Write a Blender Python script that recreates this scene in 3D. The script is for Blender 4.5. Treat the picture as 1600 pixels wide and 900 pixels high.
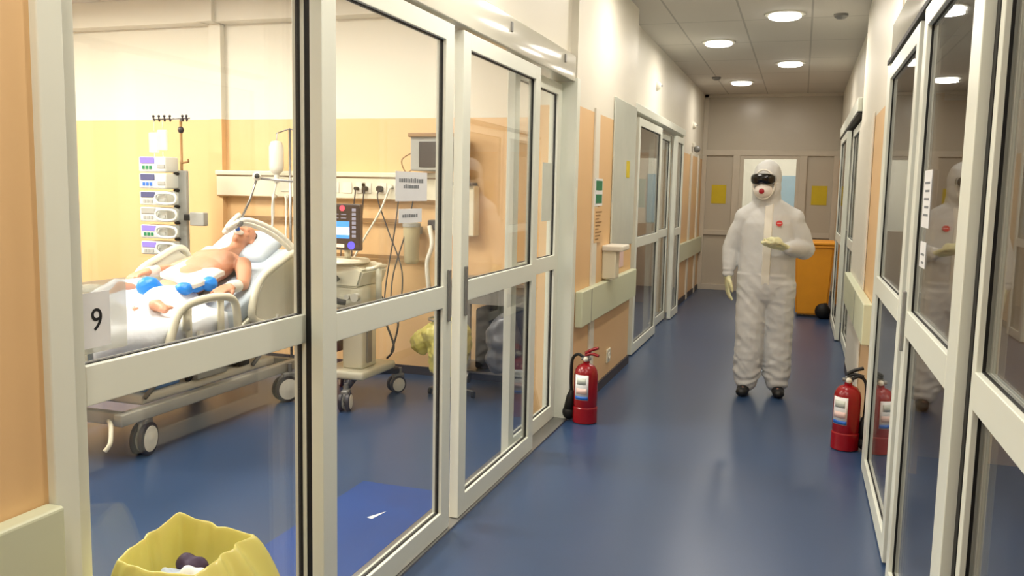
import bpy, bmesh, math, random
from mathutils import Vector, Matrix, noise
R = math.radians
PI = math.pi
random.seed(7)
C = bpy.context.scene.collection
scene = bpy.context.scene
for o in list(bpy.data.objects): bpy.data.objects.remove(o)

# ------------------------------------------------------------ camera
cd = bpy.data.cameras.new('camera'); cam = bpy.data.objects.new('camera', cd); C.objects.link(cam)
F = Vector((453, 143, -1345)).normalized()          # corridor axis seen in camera space
D = Vector((-254, -12050, -1345)).normalized()
U = -D; U = (U - U.dot(F) * F).normalized(); X = F.cross(U)
cam.matrix_world = Matrix((X, F, U)).to_4x4()
cam.location = (0, 0, 1.55)
cd.sensor_width = 36; cd.lens = 36 * 1345 / 1600; cd.clip_start = 0.05; cd.clip_end = 100
scene.camera = cam

# ------------------------------------------------------------ world, view
w = bpy.data.worlds.new('world'); scene.world = w; w.use_nodes = True
w.node_tree.nodes['Background'].inputs[0].default_value = (1, .9, .78, 1)
w.node_tree.nodes['Background'].inputs[1].default_value = 0.25
vs = scene.view_settings
vs.view_transform = 'Standard'; vs.look = 'None'; vs.gamma = 1; vs.use_curve_mapping = False; vs.exposure = 0.0

WARM = (1.0, .91, .79)
def area(name, loc, size, power, col=WARM, shape='DISK', rot=(0, 0, 0), sy=None):
    l = bpy.data.lights.new(name, 'AREA'); l.shape = shape; l.size = size; l.energy = power; l.color = col
    if sy: l.size_y = sy
    o = bpy.data.objects.new(name, l); C.objects.link(o); o.location = loc; o.rotation_euler = rot
    return o
CEIL = 3.15
LAMP_POS = [(-.23, 8.19), (-.92, 9.5), (-.22, 11.13), (-.90, 12.85),
            (-.24, 5.25), (-.92, 6.45), (-.24, 2.3), (-.92, 3.5), (-.92, .6), (-.24, -.7)]
LAMP_W = [20, 18, 15, 13, 18, 12, 21, 20, 20, 16]
for (x, y), p in zip(LAMP_POS, LAMP_W):
    area('downlight_lamp', (x, y, CEIL - .055), .26, p)
# treatment room ceiling panels, the dark room opposite, rooms further down
ROOM_LAMPS = [(-6.0, 4.4, 160), (-3.4, 4.7, 50), (-6.0, 2.0, 110), (-3.3, 2.2, 40)]
for x, y, p in ROOM_LAMPS:
    area('room_lamp', (x, y, CEIL - .06), .9, p, (1, .93, .80), 'SQUARE')
area('room_lamp', (2.6, 2.6, CEIL - .06), .6, 10, WARM, 'SQUARE')
area('room_lamp', (-3.4, 9.6, CEIL - .06), .6, 34, WARM, 'SQUARE')
area('room_lamp', (2.4, 9.6, CEIL - .06), .6, 14, WARM, 'SQUARE')
area('room_lamp', (-.5, 16.4, CEIL - .06), .6, 45, (1, .95, .86), 'SQUARE')

# ------------------------------------------------------------ materials
def mat(name, col, rough=.5, metal=0, emis=None, estr=0, nscale=None, namt=.08, spec=.5, alpha=1, bump=0, bscale=60, sub=0):
    m = bpy.data.materials.new(name); m.use_nodes = True
    nt = m.node_tree; b = nt.nodes['Principled BSDF']
    c = (*[pow(v / 255, 2.2) for v in col], 1)
    b.inputs['Base Color'].default_value = c
    b.inputs['Roughness'].default_value = rough; b.inputs['Metallic'].default_value = metal
    b.inputs['Specular IOR Level'].default_value = spec
    b.inputs['Alpha'].default_value = alpha
    if sub:
        b.inputs['Subsurface Weight'].default_value = sub; b.inputs['Subsurface Scale'].default_value = .02
    if emis:
        b.inputs['Emission Color'].default_value = (*emis, 1); b.inputs['Emission Strength'].default_value = estr
    tc = nt.nodes.new('ShaderNodeTexCoord')
    nz = nt.nodes.new('ShaderNodeTexNoise'); nz.inputs['Scale'].default_value = nscale or 6; nz.inputs['Detail'].default_value = 4
    nt.links.new(tc.outputs['Object'], nz.inputs['Vector'])
    mx = nt.nodes.new('ShaderNodeMix'); mx.data_type = 'RGBA'; mx.blend_type = 'MULTIPLY'
    mr = nt.nodes.new('ShaderNodeMapRange'); mr.inputs[3].default_value = 1 - namt; mr.inputs[4].default_value = 1 + namt
    nt.links.new(nz.outputs[0], mr.inputs[0])
    mx.inputs[0].default_value = 1; mx.inputs[6].default_value = c
    nt.links.new(mr.outputs[0], mx.inputs[7]); nt.links.new(mx.outputs[2], b.inputs['Base Color'])
    if bump:
        n2 = nt.nodes.new('ShaderNodeTexNoise'); n2.inputs['Scale'].default_value = bscale
        nt.links.new(tc.outputs['Object'], n2.inputs['Vector'])
        bp = nt.nodes.new('ShaderNodeBump'); bp.inputs['Strength'].default_value = bump; bp.inputs['Distance'].default_value = .01
        nt.links.new(n2.outputs[0], bp.inputs['Height']); nt.links.new(bp.outputs[0], b.inputs['Normal'])
    return m

M = {}
M['orange'] = mat('apricot_wall_paint', (226, 188, 138), .45, nscale=2, namt=.04)
M['white'] = mat('white_wall_paint', (226, 222, 208), .5, nscale=2, namt=.02)
M['cream'] = mat('white_aluminium', (226, 230, 218), .32, nscale=3, namt=.02)
M['gloss'] = mat('glossy_white_aluminium', (220, 218, 204), .12, nscale=3, namt=.02)
M['board'] = mat('pale_green_guard_board', (206, 212, 184), .4, nscale=3, namt=.02)
M['black'] = mat('black_rubber', (16, 16, 16), .6)
M['dark'] = mat('dark_skirting', (50, 46, 52), .45)
M['endp'] = mat('end_partition_panel', (196, 188, 172), .25, nscale=2, namt=.02)
M['endf'] = mat('end_partition_frame', (206, 198, 182), .35)
M['yellow'] = mat('yellow_paper', (214, 190, 40), .6)
M['paper'] = mat('white_paper', (228, 230, 232), .6)
M['ink'] = mat('black_ink', (25, 25, 28), .6)
M['greyink'] = mat('grey_ink', (120, 125, 130), .6)
M['green'] = mat('sign_green', (30, 120, 80), .5)
M['bluesheet'] = mat('pale_blue_plastic', (200, 206, 196), .25)
M['binorange'] = mat('orange_bin_plastic', (240, 160, 40), .4)
M['red'] = mat('extinguisher_red', (136, 18, 28), .25, nscale=8)
M['steel'] = mat('brushed_steel', (150, 150, 150), .35, .8)
M['greymetal'] = mat('grey_painted_metal', (128, 128, 126), .4, .2)
M['bedgrey'] = mat('bed_grey_plastic', (172, 170, 160), .45)
M['bedcream'] = mat('bed_cream_plastic', (222, 218, 196), .35)
M['sheet'] = mat('white_sheet_cloth', (224, 228, 236), .85, bump=.3, bscale=30)
M['linen'] = mat('blue_grey_linen', (188, 200, 212), .85, nscale=20, namt=.12)
M['skin'] = mat('skin', (194, 138, 110), .5, nscale=8, namt=.1, sub=.1)
M['hair'] = mat('dark_hair', (60, 48, 40), .7)
M['blue'] = mat('blue_plastic', (30, 130, 226), .45)
M['mat'] = mat('blue_floor_mat', (22, 66, 136), .4, nscale=9, namt=.1)
M['pump'] = mat('pump_white_plastic', (214, 218, 212), .35)
M['pumpgrey'] = mat('pump_grey_plastic', (158, 160, 156), .4)
M['violet'] = mat('violet_lit_display', (70, 60, 130), .3, emis=(.50, .36, 1), estr=.9)
M['slate'] = mat('slate_display', (70, 75, 110), .3, emis=(.2, .22, .4), estr=.2)
M['screen'] = mat('dark_screen', (34, 30, 32), .2, emis=(.06, .045, .045), estr=.5)
M['scrblue'] = mat('screen_blue', (50, 130, 240), .3, emis=(.06, .28, .95), estr=1.0)
M['scrwhite'] = mat('screen_white', (240, 245, 255), .3, emis=(.75, .9, 1), estr=1.3)
M['scrpink'] = mat('screen_pink', (240, 60, 80), .3, emis=(1, .1, .15), estr=.9)
M['scrviolet'] = mat('screen_violet', (80, 70, 230), .3, emis=(.1, .1, .95), estr=.9)
M['scramber'] = mat('screen_amber', (250, 210, 170), .3, emis=(1, .7, .45), estr=1)
M['scrgrey'] = mat('screen_grey', (120, 120, 135), .3, emis=(.3, .3, .38), estr=.6)
M['ventcream'] = mat('ventilator_cream', (214, 210, 188), .35)
M['hose'] = mat('white_corrugated_hose', (226, 224, 212), .4)
M['dgreen'] = mat('greenish_canister', (186, 176, 142), .4)
M['bagyellow'] = mat('yellow_bag_plastic', (216, 208, 116), .28, nscale=5, namt=.12, sub=.08)
M['baggrey'] = mat('grey_bag_plastic', (96, 98, 104), .3)
M['brown'] = mat('brownish_rail', (146, 112, 72), .5)
M['suit'] = mat('white_coverall_fabric', (200, 202, 202), .75, nscale=5, namt=.03, bump=.15, bscale=25)
M['suitflap'] = mat('coverall_zip_flap', (226, 224, 214), .6)
M['glove'] = mat('pale_latex_glove', (214, 214, 172), .45, sub=.1)
M['goggle'] = mat('dark_goggle_lens', (22, 20, 18), .12)
M['mask'] = mat('white_respirator', (222, 216, 208), .7)
M['valve'] = mat('red_valve', (150, 16, 34), .4)
M['badge'] = mat('red_round_badge', (206, 66, 66), .6)
M['shoe'] = mat('black_shoe', (20, 20, 22), .5)
M['bedblue'] = mat('blue_box_plastic', (90, 130, 186), .45)
M['teal'] = mat('dark_plum_waste', (60, 40, 70), .6)
M['labelblue'] = mat('label_blue', (40, 100, 190), .5)
M['labelpink'] = mat('label_pink', (226, 196, 190), .5)
M['clear'] = mat('translucent_plastic', (226, 228, 220), .2, alpha=.45)
M['lampon'] = mat('lit_lamp_diffuser', (255, 250, 240), .4, emis=(1, .96, .88), estr=9)
M['poster'] = mat('pale_blue_poster', (150, 176, 190), .6)

def glass_mat():
    m = bpy.data.materials.new('clear_glass'); m.use_nodes = True; nt = m.node_tree; nt.nodes.clear()
    out = nt.nodes.new('ShaderNodeOutputMaterial'); mix = nt.nodes.new('ShaderNodeMixShader')
    tr = nt.nodes.new('ShaderNodeBsdfTransparent'); tr.inputs[0].default_value = (.985, .99, .985, 1)
    gl = nt.nodes.new('ShaderNodeBsdfGlossy'); gl.inputs['Roughness'].default_value = .012
    lw = nt.nodes.new('ShaderNodeLayerWeight'); lw.inputs[0].default_value = .5
    p = nt.nodes.new('ShaderNodeMath'); p.operation = 'POWER'; p.inputs[1].default_value = 5
    q = nt.nodes.new('ShaderNodeMath'); q.operation = 'MULTIPLY_ADD'; q.inputs[1].default_value = .93; q.inputs[2].default_value = .04
    nt.links.new(lw.outputs['Facing'], p.inputs[0]); nt.links.new(p.outputs[0], q.inputs[0])
    nt.links.new(q.outputs[0], mix.inputs[0]); nt.links.new(tr.outputs[0], mix.inputs[1]); nt.links.new(gl.outputs[0], mix.inputs[2])
    nt.links.new(mix.outputs[0], out.inputs[0]); return m
M['glass'] = glass_mat()

def floor_mat():
    m = mat('blue_vinyl_floor', (52, 73, 106), .3, nscale=160, namt=.12)
    nt = m.node_tree; b = nt.nodes['Principled BSDF']
    n = nt.nodes.new('ShaderNodeTexNoise'); n.inputs['Scale'].default_value = 1.6; n.inputs['Detail'].default_value = 3
    mr = nt.nodes.new('ShaderNodeMapRange'); mr.inputs[3].default_value = .24; mr.inputs[4].default_value = .32
    tc = nt.nodes.new('ShaderNodeTexCoord'); nt.links.new(tc.outputs['Object'], n.inputs['Vector'])
    b.inputs['Roughness'].default_value = .3
    return m
M['floor'] = floor_mat()

def ceil_mat():
    m = bpy.data.materials.new('mineral_ceiling_tiles'); m.use_nodes = True; nt = m.node_tree; b = nt.nodes['Principled BSDF']
    b.inputs['Roughness'].default_value = .8
    tc = nt.nodes.new('ShaderNodeTexCoord'); br = nt.nodes.new('ShaderNodeTexBrick')
    br.offset = 0; br.inputs['Scale'].default_value = 1; br.inputs['Brick Width'].default_value = .6; br.inputs['Row Height'].default_value = 1.2
    br.inputs['Mortar Size'].default_value = .009; br.inputs['Color1'].default_value = (.66, .63, .57, 1); br.inputs['Color2'].default_value = (.68, .65, .59, 1)
    br.inputs['Mortar'].default_value = (.45, .43, .39, 1)
    nt.links.new(tc.outputs['Object'], br.inputs['Vector']); nt.links.new(br.outputs[0], b.inputs['Base Color']); return m
M['ceiling'] = ceil_mat()

# ------------------------------------------------------------ helpers
ORG = {}
def obj(name, bm, m, parent=None, smooth=False, label=None, origin=None):
    me = bpy.data.meshes.new(name)
    org = ORG[parent.name] if parent else Vector(origin if origin else (0, 0, 0))
    if org.length: bmesh.ops.translate(bm, verts=bm.verts, vec=-org)
    bmesh.ops.recalc_face_normals(bm, faces=bm.faces)
    bm.to_mesh(me); bm.free()
    if smooth:
        for p in me.polygons: p.use_smooth = True
        if smooth == 'auto':
            try: me.set_sharp_from_angle(angle=R(40))
            except Exception: pass
    me.materials.append(m)
    o = bpy.data.objects.new(name, me); C.objects.link(o)
    if parent: o.parent = parent
    else: o.location = org
    ORG[o.name] = org.copy()
    if label: o['label'] = label
    return o
def tag(o, label, cat, group=None):
    o['label'] = label; o['category'] = cat
    if group: o['group'] = group
    return o
def thing(name, label, cat, loc, group=None):
    o = bpy.data.objects.new(name, None); C.objects.link(o); o.location = loc; o.empty_display_size = .1
    ORG[o.name] = Vector(loc); return tag(o, label, cat, group)
def struct(name, bm, m, parent=None, smooth=False):
    o = obj(name, bm, m, parent, smooth)
    if not parent: o['kind'] = 'structure'
    return o
def sthing(name, loc=(0, 0, 0)):
    o = bpy.data.objects.new(name, None); C.objects.link(o); o.location = loc; ORG[o.name] = Vector(loc); o['kind'] = 'structure'; return o
def nb(): return bmesh.new()
def box(bm, x0, x1, y0, y1, z0, z1, bev=0):
    r = bmesh.ops.create_cube(bm, size=1)
    vs_ = r['verts']
    for v in vs_:
        v.co = Vector(((x0 + x1) / 2 + v.co.x * (x1 - x0), (y0 + y1) / 2 + v.co.y * (y1 - y0), (z0 + z1) / 2 + v.co.z * (z1 - z0)))
    if bev:
        es = list({e for v in vs_ for e in v.link_edges})
        bmesh.ops.bevel(bm, geom=es, offset=bev, segments=3, affect='EDGES', profile=.5)
    return bm
def B(*a, **k): return box(nb(), *a, **k)
def frame_of(d):
    d = d.normalized(); u = Vector((0, 0, 1)) if abs(d.z) < .9 else Vector((1, 0, 0))
    a = d.cross(u).normalized(); return a, d.cross(a).normalized()
def tube(bm, pts, r, n=10, caps=True, closed=False, squash=1):
    pts = [Vector(p) for p in pts]; k = len(pts)
    rs = r if isinstance(r, (list, tuple)) else [r] * k
    rings = []; pa = None
    for i, p in enumerate(pts):
        if closed: d = pts[(i + 1) % k] - pts[i - 1]
        else: d = pts[min(i + 1, k - 1)] - pts[max(i - 1, 0)]
        if d.length < 1e-9: d = Vector((0, 0, 1))
        d.normalize()
        if pa is None: a, b = frame_of(d)
        else:
            a = pa - pa.dot(d) * d
            a = a.normalized() if a.length > 1e-6 else frame_of(d)[0]
            b = d.cross(a)
        pa = a
        rings.append([bm.verts.new(p + (a * math.cos(t) + b * math.sin(t) * squash) * rs[i]) for t in [2 * PI * j / n for j in range(n)]])
    for i in range(k if closed else k - 1):
        A, Bq = rings[i], rings[(i + 1) % k]
        for j in range(n): bm.faces.new((A[j], A[(j + 1) % n], Bq[(j + 1) % n], Bq[j]))
    if caps and not closed:
        bm.faces.new(rings[0][::-1]); bm.faces.new(rings[-1])
    return bm
def smoothpts(pts, n=6, closed=False):
    pts = [Vector(p) for p in pts]; out = []; k = len(pts)
    g = (lambda i: pts[i % k]) if closed else (lambda i: pts[min(max(i, 0), k - 1)])
    for i in range(k if closed else k - 1):
        p0, p1, p2, p3 = g(i - 1), g(i), g(i + 1), g(i + 2)
        for j in range(n):
            t = j / n
            out.append(.5 * ((2 * p1) + (p2 - p0) * t + (2 * p0 - 5 * p1 + 4 * p2 - p3) * t * t + (3 * p1 - p0 - 3 * p2 + p3) * t ** 3))
    if not closed: out.append(pts[-1])
    return out
def cyl(bm, p0, p1, r, n=20): return tube(bm, [p0, p1], r, n)
def lathe(bm, c, prof, n=28, axis='Z'):
    rings = []
    for r, h in prof:
        ring = []
        for j in range(n):
            t = 2 * PI * j / n; a, b = r * math.cos(t), r * math.sin(t)
            v = {'Z': (a, b, h), 'X': (h, a, b), 'Y': (a, h, b)}[axis]
            ring.append(bm.verts.new(Vector(c) + Vector(v)))
        rings.append(ring)
    for A, Bq in zip(rings, rings[1:]):
        for j in range(n): bm.faces.new((A[j], A[(j + 1) % n], Bq[(j + 1) % n], Bq[j]))
    bm.faces.new(rings[0][::-1]); bm.faces.new(rings[-1]); return bm
def ell(bm, c, r, rot=None, n=20):
    m = Matrix.Translation(Vector(c)) @ (rot.to_4x4() if rot else Matrix()) @ Matrix.Diagonal((*r, 1))
    bmesh.ops.create_uvsphere(bm, u_segments=n, v_segments=max(8, n * 2 // 3), radius=1, matrix=m); return bm
def prism(bm, pts, vec):
    a = [bm.verts.new(Vector(p)) for p in pts]; b = [bm.verts.new(Vector(p) + Vector(vec)) for p in pts]; n = len(a)
    bm.faces.new(a[::-1]); bm.faces.new(b)
    for i in range(n): bm.faces.new((a[i], a[(i + 1) % n], b[(i + 1) % n], b[i]))
    return bm
def limb(bm, pts, rs, n=14):
    tube(bm, pts, rs, n)
    for p, r in zip(pts, rs): ell(bm, p, (r, r, r), n=n)
    return bm
def bake(o, voxel=None, smooth=4, disp=None):
    """voxel-fuse the overlapping pieces of a mesh into one continuous skin"""
    if voxel:
        md = o.modifiers.new('r', 'REMESH'); md.mode = 'VOXEL'; md.voxel_size = voxel; md.use_smooth_shade = True
    if smooth:
        ms = o.modifiers.new('s', 'SMOOTH'); ms.iterations = smooth; ms.factor = .6
    dg = bpy.context.evaluated_depsgraph_get(); dg.update()
    me = bpy.data.meshes.new_from_object(o.evaluated_get(dg)); mats = list(o.data.materials)
    o.modifiers.clear(); o.data = me
    if not me.materials:
        for m_ in mats: me.materials.append(m_)
    if disp:
        ns = [v.normal.copy() for v in me.vertices]
        for v, n in zip(me.vertices, ns): v.co += n * disp(v.co + ORG[o.name], n)
    for p in me.polygons: p.use_smooth = True
    return o
def text(name, s, size, m, loc, rot, parent=None, depth=.001):
    cu = bpy.data.curves.new(name, 'FONT'); cu.body = s; cu.size = size; cu.extrude = depth; cu.align_x = 'CENTER'; cu.align_y = 'CENTER'
    t = bpy.data.objects.new('tmp', cu); C.objects.link(t)
    dg = bpy.context.evaluated_depsgraph_get(); dg.update(); me = bpy.data.meshes.new_from_object(t.evaluated_get(dg))
    bpy.data.objects.remove(t); me.transform(Matrix.Translation(Vector(loc) - (ORG[parent.name] if parent else Vector())) @ rot.to_4x4())
    me.materials.clear(); me.materials.append(m); o = bpy.data.objects.new(name, me); C.objects.link(o)
    if parent: o.parent = parent
    return o
def copy_tree(o, parent=None):
    c = o.copy(); C.objects.link(c)
    if parent: c.parent = parent
    ORG[c.name] = ORG.get(o.name, Vector())
    for ch in list(o.children): copy_tree(ch, c)
    return c

# ------------------------------------------------------------ room shell
def shell():
    struct('floor', B(-7.6, 5.2, -3, 18.2, -.1, 0), M['floor'])
    struct('ceiling', B(-7.6, 5.2, -3, 18.2, CEIL, CEIL + .1), M['ceiling'])
    OT = 2.12                                        # top of the apricot paint
    def wall(name, x0, x1, y0, y1, z0=0, z1=CEIL, m1='orange'):
        if z0 < OT: struct(name, B(x0, x1, y0, y1, z0, min(OT, z1)), M[m1])
        if z1 > OT: struct(name, B(x0, x1, y0, y1, max(OT, z0), z1), M['white'])
    # corridor left
    wall('wall_left', -1.70, -1.49, -3, 1.44)
    wall('wall_left', -1.70, -1.49, 1.44, 5.6, 2.435)
    wall('wall_left', -1.70, -1.44, 5.6, 7.72)
    wall('wall_left', -1.75, -1.57, 7.72, 11.3, 2.36)
    wall('wall_left', -1.75, -1.57, 11.3, 14.4)
    # corridor right
    wall('wall_right', .47, .70, 1.0, 5.22, 2.5)
    wall('wall_right', .47, .70, -3, 1.0)
    wall('wall_right', .46, .70, 5.22, 8.2)
    wall('wall_right', .52, .70, 8.2, 12.0, 2.42)
    wall('wall_right', .52, .70, 12.0, 14.4)
    # back of the corridor behind the viewer
    wall('wall_back', -1.7, .7, -3.1, -3)
    # treatment room
    wall('wall_room', -7.6, -1.70, 6.5, 6.62)
    wall('wall_room', -7.7, -7.6, -.6, 6.5)
    wall('wall_room', -7.6, -1.70, -.7, -.6)
    struct('trim_1', B(-7.6, -4.97, 6.34, 6.5, 2.93, CEIL), M['white'])
    struct('trim_2', B(-4.85, -1.7, 6.34, 6.5, 2.93, CEIL), M['white'])
    bm = nb(); box(bm, -4.97, -4.85, 6.44, 6.5, 0, 2.12); struct('trim_3', bm, M['orange'])
    bm = nb(); box(bm, -4.99, -4.83, 6.30, 6.5, 2.93, CEIL); box(bm, -4.97, -4.85, 6.44, 6.5, 2.12, 2.93); struct('trim_4', bm, M['white'])
    struct('baseboard_room', B(-7.6, -1.7, 6.485, 6.5, 0, .07), M['dark'])
    # room opposite
    wall('wall_opposite', .70, 5.2, 5.6, 5.7)
    wall('wall_opposite', 5.1, 5.2, -.6, 5.6)
    wall('wall_opposite', .7, 5.1, -.7, -.6)
    # far rooms
    wall('wall_far_left', -5.6, -1.75, 7.5, 7.6); wall('wall_far_left', -5.6, -5.5, 7.6, 12.2); wall('wall_far_left', -5.6, -1.75, 12.2, 12.3)
    wall('wall_far_right', .7, 4.6, 7.9, 8.0); wall('wall_far_right', 4.5, 4.6, 8.0, 12.3); wall('wall_far_right', .7, 4.6, 12.2, 12.3)
    # skirting
    struct('baseboard_left', B(-1.44, -1.425, 5.62, 7.72, 0, .075), M['dark'])
    struct('baseboard_left', B(-1.57, -1.555, 11.3, 14.4, 0, .075), M['dark'])
    struct('baseboard_left', B(-1.49, -1.475, -3, 1.42, 0, .075), M['dark'])
    struct('baseboard_right', B(.445, .46, 5.24, 8.2, 0, .075), M['dark'])
    struct('baseboard_right', B(.505, .52, 12.05, 14.4, 0, .075), M['dark'])
    # vertical cover strips
    for n, (x0, x1, y0, y1) in enumerate([(-1.44, -1.425, 6.12, 6.26), (.447, .458, 6.75, 8.2), (-1.57, -1.55, 12.8, 12.95), (-1.57, -1.55, 13.75, 13.9), (.446, .458, 6.62, 6.70)]):
        struct('trim_%d' % (5 + n), B(x0, x1, y0, y1, 0, 2.15, bev=.003), M['white'])
    # end wall: white partition with a glazed door
    e = 14.4
    bm = nb()
    box(bm, -1.75, .7, e + .02, e + .1, 2.24, CEIL)
    box(bm, -1.75, -.96, e + .02, e + .1, 0, 2.24); box(bm, -.05, .7, e + .02, e + .1, 0, 2.24)
    struct('wall_end', bm, M['endp'])
    bm = nb()
    for x0, x1 in ((-1.57, -1.50), (-1.08, -.97), (-.06, .05), (.44, .52)): box(bm, x0, x1, e - .02, e + .04, 0, 2.24, bev=.004)
    box(bm, -1.57, .52, e - .022, e + .04, 2.18, 2.27, bev=.004)
    for x0, x1 in ((-1.5, -1.08), (.05, .44)): box(bm, x0, x1, e - .02, e + .04, .90, .98, bev=.004); box(bm, x0, x1, e - .02, e + .03, 0, .09, bev=.004)
    box(bm, -1.57, -1.50, e - .02, e + .04, 2.27, CEIL, bev=.004)
    box(bm, -1.57, .52, e - .02, e + .04, CEIL - .05, CEIL, bev=.004)
    struct('trim_10', bm, M['endf'])
    d = sthing('door_1', (-.5, e, 0))
    bm = nb()
    for a in ((-.97, -.91, 0, 2.18), (-.11, -.06, 0, 2.18), (-.91, -.11, 2.13, 2.18), (-.91, -.11, 0, 1.05)):
        box(bm, a[0], a[1], e - .01, e + .04, a[2], a[3], bev=.003)
    obj('door_frame', bm, M['endf'], d)
    obj('pane', B(-.91, -.11, e + .012, e + .02, 1.05, 2.13), M['glass'], d)
    h = nb(); tube(h, [(-.2, e - .01, 1.0), (-.2, e - .05, 1.0), (-.32, e - .05, 1.0)], .011); obj('door_handle', h, M['steel'], d, True)
    # lobby behind the end door
    struct('wall_lobby', B(-1.75, .7, 18.0, 18.1, 0, CEIL), M['white'])
    struct('wall_lobby', B(-1.8, -1.75, 14.5, 18, 0, CEIL), M['white']); struct('wall_lobby', B(.7, .75, 14.5, 18, 0, CEIL), M['white'])
    p = obj('poster', B(-.42, .1, 17.97, 17.995, .95, 1.95, bev=.005), M['poster'], origin=None)
    tag(p, 'pale blue poster on the lobby wall seen through the end door glass', 'poster')
shell()

# ------------------------------------------------------------ glazed sliding leaves
LEAF_N = [0]
def leaf(x, y0, y1, label, group, z0=.012, z1=2.27, st=.09, th=.045, s0=None, s1=None, handle=None, side=1):
    z1 = min(z1, 2.25)
    t = thing('sliding_glass_door', label, 'glass door', (x, (y0 + y1) / 2, 0), group)
    s0 = s0 or st; s1 = s1 or st; h = th / 2; mz0, mz1 = 1.035, 1.13
    bm = nb()
    box(bm, x - h, x + h, y0, y0 + s0, z0, z1, bev=.003); box(bm, x - h, x + h, y1 - s1, y1, z0, z1, bev=.003)
    box(bm, x - h, x + h, y0 + s0 - .002, y1 - s1 + .002, z0, z0 + .095, bev=.003)
    box(bm, x - h, x + h, y0 + s0 - .002, y1 - s1 + .002, z1 - .075, z1, bev=.003)
    obj('frame', bm, M['cream'], t)
    obj('middle_rail', B(x - h - .001, x + h + .001, y0 + s0 - .002, y1 - s1 + .002, mz0, mz1, bev=.003), M['cream'], t)
    for a, b in ((z0 + .095, mz0), (mz1, z1 - .075)):
        obj('pane', B(x - .004, x + .004, y0 + s0, y1 - s1, a, b), M['glass'], t)
        g = nb(); k = .004; q = .008
        ya, yb = y0 + s0 - .001, y1 - s1 + .001
        box(g, x - q, x + q, ya, ya + k, a, b); box(g, x - q, x + q, yb - k, yb, a, b)
        box(g, x - q, x + q, ya + k, yb - k, a, a + k * .7); box(g, x - q, x + q, ya + k, yb - k, b - k * .7, b)
        obj('gasket', g, M['black'], t)
    if handle:
        yy = y0 + st * .55 if handle == 'near' else y1 - st * .45
        xx = x + side * h
        hh = nb(); box(hh, min(xx, xx + side * .012), max(xx, xx + side * .012), yy - .012, yy + .012, .97, 1.2, bev=.004)
        obj('handle', hh, M['greymetal'], t, label='grey recessed pull handle')
    return t
GL = 'glazed door leaves on the left of the corridor'; GR = 'glazed door leaves on the right of the corridor'
A_ = leaf(-1.555, 1.44, 2.50, 'nearest glazed leaf on the left, carrying the number 9 sheet', GL, s1=.045)
sl = obj('dark_gap_strip', B(-1.531, -1.506, 2.455, 2.50, .012, 2.25), M['black']); tag(sl, 'black vertical strip painted in as the edge shadow between the two nearest left glass leaves', 'door seal')  # solid black strip paints the edge shadow of the front leaf
B_ = leaf(-1.475, 2.43, 3.52, 'left glass leaf carrying two small white notices', GL, handle='far')
C_ = leaf(-1.475, 3.63, 4.82, 'left glass leaf just beyond the open gap in the doors', GL, handle='near')
D_ = leaf(-1.555, 4.60, 5.58, 'left glass leaf next to the pillar with the fire extinguisher', GL)
E_ = leaf(-1.565, 7.34, 8.30, 'narrow seen glass leaf right behind the left pillar edge', GL)
F_ = leaf(-1.485, 8.05, 9.45, 'closed glass leaf of the far left group, nearest in front track', GL)
G_ = leaf(-1.565, 9.36, 10.70, 'middle glass leaf of the far left doorway group', GL)
H_ = leaf(-1.485, 10.62, 11.28, 'last narrow glass leaf of the far left doorway group', GL)
leaf(.43, 3.83, 5.12, 'right glass leaf whose rounded bottom corner ends above the floor, beside extinguisher', GR)
leaf(.42, 2.42, 3.60, 'right glass leaf mirroring the person in coverall', GR, side=-1, handle='far', s0=.145)
leaf(.45, 1.0, 2.38, 'nearest right glass leaf at the edge of the view', GR, s1=.045)
tag(obj('dark_gap_strip', B(.425, .47, 2.38, 2.419, .012, 2.25), M['black']), 'black vertical seal between the two nearest right glass leaves', 'door seal')
leaf(.50, 8.3, 9.9, 'far right glass leaf nearest to the right pillar', GR, handle='far', side=-1)
leaf(.44, 9.85, 11.35, 'far right glass leaf beside the orange wheelie bin', GR)

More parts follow.
